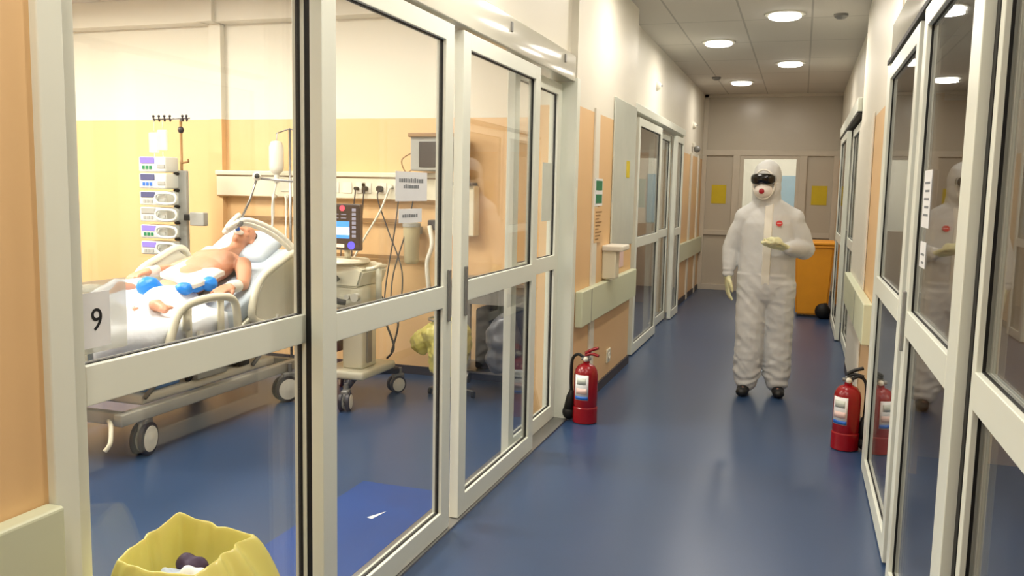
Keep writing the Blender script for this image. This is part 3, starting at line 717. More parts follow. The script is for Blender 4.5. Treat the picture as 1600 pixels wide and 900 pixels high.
def patient():
    t = thing('person', 'patient lying in the hospital bed with breathing tube and bare chest', 'person', (-3.95, 4.8, .75))
    bm = nb(); cx = -3.95
    hrot = Matrix.Rotation(R(-62), 3, 'X') @ Matrix.Rotation(R(12), 3, 'Z')
    # torso along the incline
    pel = Vector((cx, 4.70, .83)); ch = Vector((cx, 5.10, .975)); nk = Vector((cx, 5.31, 1.055)); hd = Vector((cx, 5.455, 1.135))
    rx = Matrix.Rotation(R(23), 3, 'X')
    ell(bm, pel, (.165, .14, .085), rx); ell(bm, (cx, 4.85, .89), (.16, .18, .095), rx); ell(bm, (cx, 4.98, .935), (.17, .17, .105), rx); ell(bm, ch, (.175, .17, .11), rx); ell(bm, (cx, 5.2, 1.0), (.175, .09, .08), rx)
    for q in (-1, 1): ell(bm, (cx + q * .08, 5.12, 1.03), (.085, .08, .05), rx)
    limb(bm, [Vector((cx, 5.22, 1.02)), nk + Vector((0, .05, .0)), hd + Vector((0, -.02, -.02))], [.07, .058, .055])
    head(bm, hd + Vector((0, .03, .01)), hrot, 1.0)
    # near arm (patient's left = +x side here): bent, hand resting on sheet near rail
    sh = Vector((cx + .20, 5.19, .98)); el = Vector((-3.60, 4.98, .87)); wr = Vector((-3.565, 4.795, .875))
    limb(bm, [sh, (sh + el) / 2 + Vector((.01, 0, .005)), el, (el + wr) / 2, wr], [.062, .052, .042, .038, .028])
    hand(bm, wr, (0.0, -1, -.12), (0.25, 0, 1), -1, .42)
    # far arm: along the body, hand over the far rail
    sh = Vector((cx - .20, 5.19, .98)); el = Vector((-4.30, 5.10, .93)); wr = Vector((-4.30, 4.86, .935))
    limb(bm, [sh, (sh + el) / 2, el, (el + wr) / 2, wr], [.062, .052, .042, .038, .028])
    hand(bm, wr, (-.05, -1, -.1), (0, 0, 1), 1, .5)
    # legs under the sheet, one foot showing
    for sgn, toe in ((1, (-3.72, 3.93, .82)), (-1, (-4.05, 3.93, .83))):
        hp, kn, an = [Vector(q) for q in LEGS[sgn]]
        limb(bm, [hp, (hp + kn) / 2, kn, (kn * .6 + an * .4), an], [.085, .07, .052, .042, .03]); limb(bm, [an, Vector(toe)], [.032, .024])
    b = obj('body', bm, M['skin'], t); bake(b, .0075, 3)
    # hair cap
    bm = nb(); c = hd + Vector((0, .03, .01)); ell(bm, c + hrot @ Vector((0, .03, .038)), (.083, .088, .085), hrot); bmesh.ops.bisect_plane(bm, geom=bm.verts[:] + bm.edges[:] + bm.faces[:], plane_co=c + hrot @ Vector((0, -.02, .04)), plane_no=hrot @ Vector((0, -1, -.55)), clear_outer=True)
    bmesh.ops.holes_fill(bm, edges=bm.edges); obj('hair', bm, M['hair'], t, True)
    bm = nb(); limb(bm, [(-3.74, 4.26, .80), (-3.66, 4.22, .815), (-3.585, 4.19, .80)], [.036, .036, .026]); [limb(bm, [(-3.60, 4.17 + .014 * q, .80), (-3.555 - .004 * q, 4.165 + .014 * q, .80)], [.010, .008], 8) for q in range(4)]; ell(bm, (-3.60, 4.235, .806), (.045, .014, .014)); b = obj('foot', bm, M['skin'], t); bake(b, .006, 2)
    for (w0, w1, r) in ((Vector((-3.585, 4.90, .872)), Vector((-3.565, 4.79, .876)), .043), (Vector((-4.30, 4.96, .935)), Vector((-4.30, 4.87, .935)), .04)):
        bm = nb(); tube(bm, [w0, (w0 + w1) / 2, w1], [r, r * .96, r * .85], 16); obj('wrist_bandage', bm, M['mask'], t, True, label='white bandage')
    bm = nb(); f = lambda x, y, z: c + hrot @ Vector((x, y, z))
    tube(bm, [f(0, -.09, -.06), f(0, -.125, -.06)], .014, 12); box_pts = None
    ell(bm, f(0, -.10, -.055), (.045, .02, .022), hrot); obj('tube_holder', bm, M['white'], t, True)
    bm = nb(); tube(bm, [f(0, -.12, -.06), f(0, -.165, -.055)], .017, 12); obj('tube_connector', bm, M['labelblue'], t, True, label='blue tube connector')
    return f(0, -.165, -.055)
mouth = patient()

# breathing circuit & holder
def circuit():
    t = thing('breathing_circuit', 'white ribbed breathing hoses arching from the patient over the bed', 'hose', (-3.6, 5.4, .7))
    for k, off in enumerate((Vector((0, 0, 0)), Vector((-.035, .02, -.03)))):
        pts = [mouth, mouth + Vector((.05, -.05, .07)), Vector((-3.78, 5.06, 1.25)), Vector((-3.66, 5.12, 1.31)), Vector((-3.54, 5.28, 1.23)), Vector((-3.44, 5.42, 1.07)), Vector((-3.38, 5.50, .92)), Vector((-3.32, 5.54, .80)), Vector((-3.20, 5.50, .82)), Vector((-3.12, 5.42, .85))]
        sp = smoothpts([pts[0]] + [p + off for p in pts[1:]], 14)
        bm = nb(); tube(bm, sp, [.0155 + .0025 * (i % 2) for i in range(len(sp))], 10); obj('hose', bm, M['hose'], t, True)
    bm = nb(); ell(bm, Vector((-3.70, 5.09, 1.29)), (.03, .02, .03)); obj('clip', bm, M['greymetal'], t, True)
    t = thing('holder_arm', 'thin jointed metal arm with round knob holding the hoses', 'holder arm', (-3.7, 5.1, 1.3))
    bm = nb(); tube(bm, [(-3.70, 5.10, 1.30), (-3.66, 5.16, 1.45), (-3.63, 5.20, 1.60)], .008, 8); tube(bm, [(-3.63, 5.20, 1.60), (-3.42, 5.38, 1.58), (-3.2, 5.50, 1.35)], .009, 8); obj('arm', bm, M['steel'], t, True)
    bm = nb(); ell(bm, (-3.63, 5.2, 1.61), (.03, .03, .03)); obj('joint_knob', bm, M['white'], t, True); bm = nb(); ell(bm, (-3.615, 5.18, 1.615), (.018, .018, .018)); obj('knob_cap', bm, M['black'], t, True)
circuit()

# items under the bed
t = thing('storage_box', 'blue plastic box under the foot of the bed', 'box', (-3.75, 4.2, .31))
bm = nb(); box(bm, -3.88, -3.62, 4.06, 4.36, .312, .41, bev=.015); obj('tub', bm, M['bedblue'], t, 'auto'); bm = nb(); box(bm, -3.89, -3.61, 4.05, 4.37, .41, .42, bev=.004); obj('rim', bm, M['bedblue'], t)

# ------------------------------------------------------------ infusion pump tower
def tower():
    t = thing('infusion_tower', 'tall stand stacked with white infusion pumps behind the bed', 'infusion stand', (-4.92, 5.95, 0))
    x, y = -4.88, 5.95
    bm = nb(); cyl(bm, (x, y, .12), (x, y, 2.06), .011, 14); obj('pole', bm, M['brown'], t, True)
    bm = nb(); ell(bm, (x, y, 1.99), (.025, .025, .03)); obj('pole_knob', bm, M['dark'], t, True)
    bm = nb(); tube(bm, [(x - .27, y, 2.075), (x + .09, y, 2.085)], .006, 8); cyl(bm, (x, y, 2.0), (x, y, 2.08), .009, 10); obj('hook_bar', bm, M['steel'], t, True)
    for k in (-.26, -.205, -.15, -.095, .03, .07):
        b = nb(); tube(b, smoothpts([(x + k, y, 2.08), (x + k + .008, y - .02, 2.06), (x + k + .012, y - .03, 2.075), (x + k + .012, y - .03, 2.10)]), .006, 6); ell(b, (x + k + .012, y - .03, 2.10), (.011, .011, .011)); obj('hook', b, M['dark'], t, True)
    bm = nb()
    for k in range(5):
        a = 2 * PI * k / 5; tube(bm, [(x, y, .14), (x + .27 * math.cos(a), y + .27 * math.sin(a), .10)], [.022, .014], 10)
    obj('star_base', bm, M['steel'], t, True)
    for k in range(5):
        a = 2 * PI * k / 5; b = nb(); lathe(b, (x + .27 * math.cos(a), y + .27 * math.sin(a), .04), [(.02, -.012), (.04, -.012), (.04, .012), (.02, .012)], 16, 'X'); cyl(b, (x + .27 * math.cos(a), y + .27 * math.sin(a), .06), (x + .27 * math.cos(a), y + .27 * math.sin(a), .10), .01, 8); obj('caster', b, M['black'], t, 'auto')
    bm = nb(); box(bm, x - .03, x + .055, y - .02, y + .02, .86, 1.66, bev=.01); obj('column', bm, M['pumpgrey'], t)
    bm = nb(); tube(bm, [(x, y, 1.72), (x + .07, y, 1.73), (x + .08, y - .02, 1.75)], .008, 8); obj('side_clamp', bm, M['brown'], t, True)
    scr = ['violet', 'slate', 'slate', 'pumpgrey', 'violet', 'violet']
    z = 1.64
    for k in range(6):
        h = (.125, .125, .115, .12, .11, .11)[k]; zc = z - k * .135
        b = nb(); box(b, x - .29, x - .02, y - .17, y - .01, zc, zc + h, bev=.014); p = obj('pump', b, M['pump'], t, 'auto')
        b = nb(); box(b, x - .27, x - .13, y - .176, y - .168, zc + h * .56, zc + h * .95, bev=.002); obj('display', b, M[scr[k]], p)
        b = nb()
        for q in range(3): box(b, x - .25 + q * .035, x - .225 + q * .035, y - .174, y - .168, zc + h * .18, zc + h * .42)
        obj('keypad', b, M['green'] if k in (0, 4) else M['labelblue'] if k == 1 else M['pumpgrey'], p)
        b = nb(); box(b, x - .1, x - .03, y - .176, y - .168, zc + h * .25, zc + h * .5, bev=.003); obj('door_latch', b, M['pumpgrey'], p)
        if k >= 2:
            b = nb(); zz = zc + h * .5
            tube(b, smoothpts([(x - .09, y - .19, zz - .035), (x - .09, y - .19, zz + .035), (x + .075, y - .19, zz + .035), (x + .075, y - .19, zz - .035)], 5, True), .011, 8, closed=True); obj('handle_loop', b, M['pump'], p, True)
        b = nb(); ell(b, (x - .03, y - .03, zc - .01), (.025, .03, .014)); obj('clamp', b, M['black'], p, True)
    t2 = thing('module_box', 'small grey box clamped to the right of the pump stand', 'box', (x + .2, y, 1.3)); b = nb(); box(b, x + .13, x + .27, y - .08, y - .02, 1.21, 1.32, bev=.008); obj('housing', b, M['pumpgrey'], t2); b = nb(); box(b, x + .055, x + .13, y - .06, y - .03, 1.25, 1.30, bev=.006); obj('clamp', b, M['black'], t2)
    for k, (dx, dz) in enumerate(((-.245, 0), (-.16, .02))):
        b = nb(); box(b, x + dx - .05, x + dx + .05, y - .045, y - .02, 1.80 + dz, 1.97 + dz, bev=.012); cyl(b, (x + dx, y - .03, 1.97 + dz), (x + dx, y - .03, 2.07), .003, 6); cyl(b, (x + dx, y - .03, 1.70), (x + dx, y - .03, 1.81), .004, 6)
        o = obj('infusion_bag', b, M['clear'], smooth=True); tag(o, ('left clear infusion bag hanging from the pump stand', 'right clear infusion bag hanging from the pump stand')[k], 'infusion bag', 'infusion bags on the pump stand')
tower()

# ------------------------------------------------------------ wall service panel behind the bed
def wall_services():
    t = thing('bedhead_panel', 'long cream medical service panel on the apricot wall', 'wall panel', (-3.8, 6.5, 1.45))
    y = 6.42
    obj('trunking', B(-4.90, -2.72, y, 6.5, 1.455, 1.63, bev=.008), M['bedcream'], t)
    obj('top_rail', B(-4.90, -2.72, y - .02, 6.5, 1.635, 1.675, bev=.008), M['bedcream'], t)
    b = nb(); box(b, -4.89, -2.73, y - .003, y + .004, 1.628, 1.637); box(b, -4.89, -2.73, y - .002, y + .006, 1.45, 1.457); obj('groove', b, M['brown'], t)
    for k, x in enumerate((-3.72, -3.60, -3.47, -3.42, -3.28, -3.12, -3.0, -4.05, -4.2)):
        b = nb(); box(b, x - .045, x + .045, y - .006, y, 1.50, 1.59, bev=.004); obj('socket', b, M['white'], t)
    b = nb()
    for k in range(3): cyl(b, (-4.30 + k * .13, y - .03, 1.46), (-4.30 + k * .13, y, 1.46), .02, 12); cyl(b, (-4.30 + k * .13, y - .03, 1.30), (-4.30 + k * .13, y - .03, 1.47), .012, 10)
    obj('gas_outlet', b, M['white'], t, 'auto')
    labs = ['short black plug and lead left of centre on the panel', 'black plug with lead in the second socket of the panel', 'black plug with long lead in the middle of panel', 'black plug with lead right of the middle on panel', 'large grey plug with lead near the notices']
    for k, (x, r, ex, ez) in enumerate(((-3.50, .015, -3.56, 1.20), (-3.42, .02, -3.46, 1.25), (-3.285, .025, -3.02, .88), (-3.10, .028, -3.16, .80), (-2.97, .042, -3.10, .85))):
        t2 = thing('power_plug', labs[k], 'plug', (x, y, 1.54), 'plugs in the service panel')
        b = nb(); cyl(b, (x, y - .005, 1.54), (x, y - .05, 1.54), r, 12); obj('plug', b, M['black'] if k < 4 else M['greymetal'], t2, 'auto')
        b = nb(); tube(b, smoothpts([(x, y - .045, 1.53), (x, y - .06, 1.45), (x * .6 + ex * .4, y - .08, 1.2), (ex, y - .15, ez), (ex + .05, y - .3, .55)]), .006, 8); obj('cable', b, M['dark'], t2, True)
    t2 = thing('power_plug', 'white lead hanging from the panel over the screen', 'plug', (-3.2, y, 1.5), 'plugs in the service panel')
    b = nb(); cyl(b, (-3.19, y - .005, 1.56), (-3.19, y - .04, 1.56), .018, 12); obj('plug', b, M['white'], t2, 'auto')
    b = nb(); tube(b, smoothpts([(-3.19, y - .04, 1.55), (-3.26, y - .08, 1.35), (-3.40, y - .12, 1.1), (-3.50, y - .2, .85)]), .009, 8); obj('cable', b, M['white'], t2, True)
    # lower equipment rails
    for (x0, x1, z, lab) in ((-4.75, -4.05, 1.27, 'brown equipment rail under the service panel, left piece'), (-3.9, -3.05, 1.28, 'brown equipment rail under the service panel, middle piece'), (-3.95, -3.0, .98, 'lower brown rail behind the ventilator')):
        t2 = thing('equipment_rail', lab, 'wall rail', (x0, 6.5, z)); obj('rail', B(x0, x1, 6.45, 6.465, z - .015, z + .015, bev=.003), M['brown'], t2)
        b = nb()
        for xx in (x0 + .1, x1 - .1): box(b, xx - .015, xx + .015, 6.463, 6.5, z - .01, z + .01)
        obj('bracket', b, M['steel'], t2)
    # suction canister under the small notice
    t2 = thing('suction_canister', 'greenish wall suction canister below the notices', 'canister', (-2.95, 6.4, .95))
    b = nb(); lathe(b, (-2.99, 6.38, .94), [(.045, 0), (.06, .02), (.068, .28), (.068, .30)], 24); obj('jar', b, M['dgreen'], t2, 'auto'); b = nb(); lathe(b, (-2.99, 6.38, 1.26), [(.074, -.02), (.074, .01), (.04, .02)], 24); box(b, -3.03, -2.95, 6.44, 6.5, 1.18, 1.24); obj('lid', b, M['pumpgrey'], t2, 'auto')
    b = nb(); tube(b, smoothpts([(-2.84, 6.40, 1.25), (-2.80, 6.36, 1.1), (-2.84, 6.36, .95), (-2.82, 6.36, .72)]), [.02] * 19, 8); obj('probe_cable', b, M['hose'], t2, True); b = nb(); box(b, -2.86, -2.78, 6.40, 6.5, 1.22, 1.30, bev=.01); obj('regulator', b, M['dark'], t2)
    # wall monitor
    t2 = thing('wall_monitor', 'grey patient monitor hung on the wall right of the bed', 'monitor', (-2.85, 6.4, 1.7))
    obj('housing', B(-2.97, -2.55, 6.30, 6.42, 1.69, 1.98, bev=.012), M['pumpgrey'], t2)
    obj('top_visor', B(-2.98, -2.54, 6.27, 6.42, 1.955, 1.985, bev=.006), M['brown'], t2)
    s = obj('screen', B(-2.89, -2.60, 6.29, 6.302, 1.72, 1.92, bev=.003), M['screen'], t2)
    b = nb()
    for q in range(4): tube(b, [(-2.68 + .006 * i, 6.288, 1.88 - q * .04 + .012 * math.sin(i * 1.9)) for i in range(14)], .0025, 5)
    obj('trace', b, M['scrpink'], s)
    b = nb(); box(b, -2.82, -2.76, 6.42, 6.5, 1.78, 1.86, bev=.005); obj('wall_bracket', b, M['steel'], t2)
    b = nb(); tube(b, smoothpts([(-2.97, 6.4, 1.85), (-3.09, 6.4, 1.78), (-3.06, 6.41, 1.68), (-3.0, 6.40, 1.70)]), .005, 6); obj('cable', b, M['brown'], t2, True)
    t2 = thing('wall_box', 'tall cream wall box below the monitor seen through the door gap', 'box', (-2.6, 6.45, 1.2)); obj('housing', B(-2.68, -2.45, 6.38, 6.5, 1.18, 1.58, bev=.01), M['bedcream'], t2)
    b = nb()
    for k in range(6): cyl(b, (-2.64 + .03 * k, 6.36, 1.60), (-2.64 + .03 * k, 6.36, 1.66), .01, 8)
    box(b, -2.66, -2.47, 6.35, 6.5, 1.58, 1.605); obj('fittings', b, M['dark'], t2)
    # drip stand hidden behind the door stile, its bottle in view
    t2 = thing('drip_stand', 'slim drip stand standing at the wall behind the bed head', 'drip stand', (-4.04, 6.25, 0))
    b = nb(); cyl(b, (-4.04, 6.25, .06), (-4.04, 6.25, 2.02), .011, 12); tube(b, [(-4.17, 6.25, 1.98), (-4.04, 6.25, 2.02), (-3.92, 6.25, 1.98)], .006, 8); obj('pole', b, M['steel'], t2, True)
    b = nb()
    for k in range(5): tube(b, [(-4.04, 6.25, .08), (-4.04 + .2 * math.cos(k * 1.2566), 6.25 + .2 * math.sin(k * 1.2566), .025)], [.018, .02], 8)
    obj('foot', b, M['steel'], t2, True)
    t2 = thing('infusion_bottle', 'white infusion bottle hanging upside down on the drip stand', 'bottle', (-4.15, 6.22, 1.62))
    b = nb(); lathe(b, (-4.15, 6.22, 1.60), [(.02, 0), (.022, .04), (.055, .075), (.06, .10), (.06, .27), (.045, .31), (.015, .32)], 24); obj('bottle', b, M['hose'], t2, 'auto'); b = nb(); lathe(b, (-4.15, 6.22, 1.575), [(.022, 0), (.024, .03)], 16); obj('cap', b, M['pumpgrey'], t2, 'auto')
    b = nb(); tube(b, smoothpts([(-4.15, 6.22, 1.58), (-4.18, 6.2, 1.4), (-4.12, 6.1, 1.2), (-4.05, 5.9, 1.0)]), .007, 6); obj('drip_line', b, M['hose'], t2, True); b = nb(); tube(b, [(-4.15, 6.22, 1.91), (-4.15, 6.235, 1.985)], .005, 6); obj('hanger', b, M['steel'], t2)
    labs = ['left thin hose hanging from the gas outlets', 'middle thin hose hanging from the gas outlets', 'right thin hose hanging from the gas outlets']
    for k in range(3):
        x = -4.30 + .13 * k; b = nb(); tube(b, smoothpts([(x, y - .03, 1.31), (x + .02, y - .07, 1.1), (x + .08 - .03 * k, y - .1, .9), (x + .1, y - .2, .7)]), .009, 8); o = obj('gas_hose', b, M['hose'], smooth=True); tag(o, labs[k], 'hose', 'hoses under the gas outlets')
wall_services()

# ------------------------------------------------------------ ventilator
def ventilator():
    t = thing('ventilator', 'cream ventilator on a wheeled column with lit touch screen', 'ventilator', (-3.1, 5.5, 0))
    # base legs
    b = nb(); box(b, -3.20, -2.84, 5.28, 5.80, .20, .26, bev=.02); obj('base', b, M['ventcream'], t, 'auto')
    b = nb(); tube(b, [(-3.0, 5.55, .21), (-2.86, 5.86, .17)], .03, 10); tube(b, [(-3.0, 5.5, .21), (-2.95, 5.26, .17)], .03, 10); tube(b, [(-3.1, 5.5, .21), (-3.36, 5.42, .17)], .03, 10); tube(b, [(-3.1, 5.6, .21), (-3.3, 5.88, .17)], .03, 10); obj('leg_frame', b, M['dark'], t, True)
    for x, y, a in ((-2.94, 5.24, R(15)), (-2.86, 5.88, R(-35)), (-3.38, 5.40, 0), (-3.32, 5.9, R(40))): wheel(t, x, y - .03, .065, a)
    b = nb(); box(b, -3.06, -2.90, 5.38, 5.60, .26, .86, bev=.015); obj('column', b, M['ventcream'], t, 'auto')
    b = nb(); box(b, -2.898, -2.885, 5.44, 5.50, .3, .84); obj('column_strip', b, M['greymetal'], t)
    b = nb(); box(b, -3.22, -3.075, 5.30, 5.44, .38, .62, bev=.012); u = obj('compressor_unit', b, M['dark'], t, 'auto'); b = nb(); box(b, -3.2, -3.09, 5.292, 5.3, .53, .6, bev=.002); obj('status_display', b, M['violet'], u)
    # body
    b = nb(); prism(b, [(-3.30, 5.24, .86), (-2.86, 5.24, .86), (-2.82, 5.24, .98), (-2.90, 5.24, 1.02), (-3.30, 5.24, 1.02)], (0, .38, 0)); bmesh.ops.bevel(b, geom=list(b.edges), offset=.015, segments=2, affect='EDGES'); obj('main_body', b, M['ventcream'], t, 'auto')
    b = nb(); box(b, -3.26, -2.84, 5.26, 5.58, .70, .87, bev=.03); obj('lower_body', b, M['ventcream'], t, 'auto')
    b = nb(); lathe(b, (-3.05, 5.36, 1.02), [(.19, 0), (.205, .012), (.19, .03), (.05, .038)], 28); obj('screen_tray', b, M['ventcream'], t, 'auto')
    b = nb(); tube(b, smoothpts([(-2.82, 5.3, .99), (-2.76, 5.28, 1.0), (-2.75, 5.34, 1.01), (-2.78, 5.5, 1.0)]), .014, 8); cyl(b, (-2.78, 5.4, .72), (-2.78, 5.4, 1.03), .022, 12); obj('side_handle', b, M['ventcream'], t, True)
    b = nb(); tube(b, smoothpts([(-3.0, 5.22, .93), (-3.04, 5.16, .87), (-3.0, 5.18, .78), (-2.94, 5.22, .76)]), .02, 10); obj('exhale_port', b, M['dark'], t, True)
    b = nb(); cyl(b, (-2.86, 5.23, .80), (-2.86, 5.19, .80), .03, 14); cyl(b, (-2.92, 5.23, .80), (-2.92, 5.19, .80), .02, 12); obj('connector', b, M['bedgrey'], t, 'auto')
    b = nb(); cyl(b, (-2.99, 5.34, 1.04), (-2.99, 5.33, 1.14), .022, 14); obj('screen_neck', b, M['ventcream'], t, True)
    y = 5.28
    s = obj('screen', B(-3.22, -2.865, y, y + .05, 1.115, 1.435, bev=.01), M['screen'], t, label='dark touch screen with blue and white panels')
    def sc(x0, x1, z0, z1, m, name='display_field'): obj(name, B(x0, x1, y - .002, y + .001, z0, z1), M[m], s)
    sc(-3.20, -2.945, 1.245, 1.315, 'scrblue'); sc(-3.20, -2.945, 1.198, 1.222, 'scrblue')
    obj('display_field', B(-3.20, -2.945, y - .003, y + .001, 1.222, 1.275), M['scrwhite'], s)
    b = nb()
    for q in range(7): box(b, -2.925, -2.895, y - .002, y + .001, 1.405 - q * .03 - .02, 1.405 - q * .03)
    obj('side_keys', b, M['scrgrey'], s)
    b = nb()
    for q in range(4): box(b, -3.19 + q * .06, -3.15 + q * .06, y - .002, y + .001, 1.36, 1.366); box(b, -3.19 + q * .06, -3.15 + q * .06, y - .002, y + .001, 1.335, 1.340)
    obj('readout', b, M['scrgrey'], s)
    sc(-3.045, -2.985, 1.135, 1.158, 'scramber')
    for (xx, zz, rr, mm) in ((-3.0, 1.405, .02, 'scrpink'), (-2.93, 1.15, .028, 'scrviolet')):
        b = nb(); lathe(b, (xx, y, zz), [(rr, -.003), (rr, .001)], 20, 'Y'); obj('round_key', b, M[mm], s)
    b = nb(); tube(b, smoothpts([(-2.86, 5.5, .75), (-2.78, 5.5, .6), (-2.76, 5.6, .4), (-2.84, 5.65, .3)]), .008, 8); tube(b, smoothpts([(-2.8, 5.45, .8), (-2.68, 5.5, .62), (-2.78, 5.6, .36)]), .007, 8); obj('cable', b, M['dark'], t, True)
ventilator()

# ------------------------------------------------------------ work trolley with bags
def trolley():
    t = thing('instrument_trolley', 'grey steel work table standing at the back right of the room', 'table', (-2.1, 6.2, 0))
    b = nb(); box(b, -2.52, -1.74, 5.95, 6.42, .84, .87, bev=.004); obj('table_top', b, M['steel'], t)
    b = nb(); box(b, -2.50, -1.76, 5.97, 5.99, .70, .84); box(b, -2.50, -1.76, 6.38, 6.40, .70, .84); box(b, -2.50, -2.48, 5.97, 6.40, .70, .84); box(b, -1.78, -1.76, 5.97, 6.4, .70, .84); obj('apron', b, M['greymetal'], t)
    for x in (-2.48, -1.78):
        for yy in (5.99, 6.38): b = nb(); box(b, x - .018, x + .018, yy - .018, yy + .018, .09, .72, bev=.003); lathe(b, (x, yy, .045), [(.02, -.012), (.045, -.012), (.045, .012), (.02, .012)], 16, 'X'); box(b, x - .016, x + .016, yy - .012, yy + .012, .05, .1); obj('leg', b, M['greymetal'], t)
    b = nb(); box(b, -2.47, -1.79, 5.98, 6.39, .17, .19, bev=.004); obj('shelf', b, M['steel'], t)
    b = nb(); box(b, -2.30, -1.82, 6.05, 6.35, .193, .66, bev=.02); tag(obj('storage_crate', b, M['black']), 'black box on the lower shelf of the steel table', 'box')
    b = nb(); ell(b, (-2.02, 5.90, .47), (.13, .09, .18)); ell(b, (-2.05, 5.90, .32), (.11, .08, .12)); o = obj('plastic_bag', b, M['baggrey']); bake(o, .012, 2, lambda c, n: .025 * noise.noise(c * 14)); tag(o, 'crumpled grey plastic bag hanging at the steel table', 'bag')
    b = nb(); tube(b, [(-2.42, 5.80, .60), (-2.43, 5.80, .52), (-2.40, 5.80, .36), (-2.42, 5.80, .20), (-2.42, 5.8, .165)], [.10, .18, .16, .12, .06], 16); ell(b, (-2.61, 5.80, .42), (.09, .08, .10)); o = obj('waste_bag', b, M['bagyellow'])
    bake(o, .012, 2, lambda c, n: .03 * noise.noise(Vector((c.x * 22, c.y * 22, c.z * 5))) + .01 * noise.noise(c * 40)); tag(o, 'yellow waste bag hanging in front of the steel table', 'waste bag')
    t = thing('bag_stand', 'small wheeled holder carrying the hanging yellow bag', 'bag holder', (-2.42, 5.8, 0))
    b = nb(); tube(b, [(-2.42 + .14 * math.cos(a), 5.8 + .14 * math.sin(a), .60) for a in [2 * PI * k / 20 for k in range(20)]], .008, 8, closed=True); cyl(b, (-2.42, 5.95, .05), (-2.42, 5.95, .60), .01, 10); tube(b, [(-2.6, 5.9, .05), (-2.42, 5.95, .06), (-2.25, 5.9, .05)], .01, 8); tube(b, [(-2.42, 5.95, .06), (-2.42, 5.72, .05)], .01, 8); obj('stand_frame', b, M['steel'], t, True)
    for q in ((-2.6, 5.9), (-2.25, 5.9), (-2.42, 5.72)): b = nb(); lathe(b, (q[0], q[1], .025), [(.012, -.01), (.025, -.01), (.025, .01), (.012, .01)], 14, 'X'); obj('caster', b, M['black'], t)
trolley()

# ------------------------------------------------------------ foreground yellow bin
def yellow_bin():
    cx, cy = -1.352, 1.635
    t = thing('waste_bin', 'waste bin lined with a yellow bag at the bottom left foreground', 'waste bin', (cx, cy, 0))
    b = nb(); lathe(b, (cx, cy, 0), [(.075, .004), (.085, .01), (.098, .48), (.1, .49)], 32); obj('bin_body', b, M['bedgrey'], t, 'auto')
    # bag: outer skin, folded rim and inner skin; square mouth
    b = nb(); n = 96
    def rim(a):
        c, s = math.cos(a), math.sin(a); k = 1 / max(abs(c), abs(s)); k = k * .72 + .28 * 1.0
        return k
    prof = [(.130, .05, 0), (.145, .20, 0), (.160, .40, 0), (.160, .52, 0), (.147, .61, 0), (.132, .668, 0), (.122, .690, 0), (.118, .695, 1), (.114, .688, 1), (.107, .655, 1), (.097, .6, 1), (.086, .52, 1)]
    rings = []
    for (r, z, inn) in prof:
        ring = []
        for j in range(n):
            a = 2 * PI * j / n; k = rim(a) if z > .3 else rim(a) * .9 + .1
            wob = (.012 * noise.noise(Vector((math.cos(a) * 4, math.sin(a) * 4, z * 3))) + .003 * math.sin(a * 11 + z * 9)) * (1.2 if not inn else .8)
            dz = 0
            if z > .55:
                sx = math.cos(a) * k; sy = math.sin(a) * k
                dz = .03 * max(0, -sx) * max(0, sy) + .006 * noise.noise(Vector((math.cos(a) * 2, math.sin(a) * 2, 3))) - .02 * max(0, -sy - .2)
                pass
            rr = (r + wob) * k
            if not inn and z < .69 and math.cos(a) > -.3: rr += .10 * (math.cos(a) + .3) / 1.3 * max(0, min(1, (.70 - z) / .35))
            ring.append(b.verts.new((cx + rr * math.cos(a), cy + rr * math.sin(a), z + dz)))
        rings.append(ring)
    for A, Bq in zip(rings, rings[1:]):
        for j in range(n): b.faces.new((A[j], A[(j + 1) % n], Bq[(j + 1) % n], Bq[j]))
    b.faces.new(rings[-1]); o = obj('bag_liner', b, M['bagyellow'], t, True, label='yellow bag liner folded over the rim'); 
    md = o.modifiers.new('s', 'SUBSURF'); md.levels = 1; md.render_levels = 1
    for k, (x, y, z, r, m, lab) in enumerate(((cx + .0, cy + .02, .632, (.036, .03, .024), 'teal', 'dark purple crumpled waste inside the yellow bag'), (cx + .035, cy - .02, .622, (.036, .03, .02), 'paper', 'white crumpled tissue inside the yellow bag'), (cx - .02, cy - .03, .618, (.038, .034, .02), 'linen', 'pale bluish crumpled tissue inside the yellow bag'))):
        b = nb(); ell(b, (x, y, z), r); o = obj('crumpled_waste', b, M[m]); bake(o, .006, 1, lambda c, n: .02 * noise.noise(c * 30)); tag(o, lab, 'waste')
    b = nb(); ell(b, (cx, cy, .565), (.078, .078, .045)); o = obj('crumpled_waste', b, M['paper']); bake(o, .01, 1, lambda c, n: .02 * noise.noise(c * 25)); tag(o, 'white waste filling the bottom of the yellow bag', 'waste')
yellow_bin()

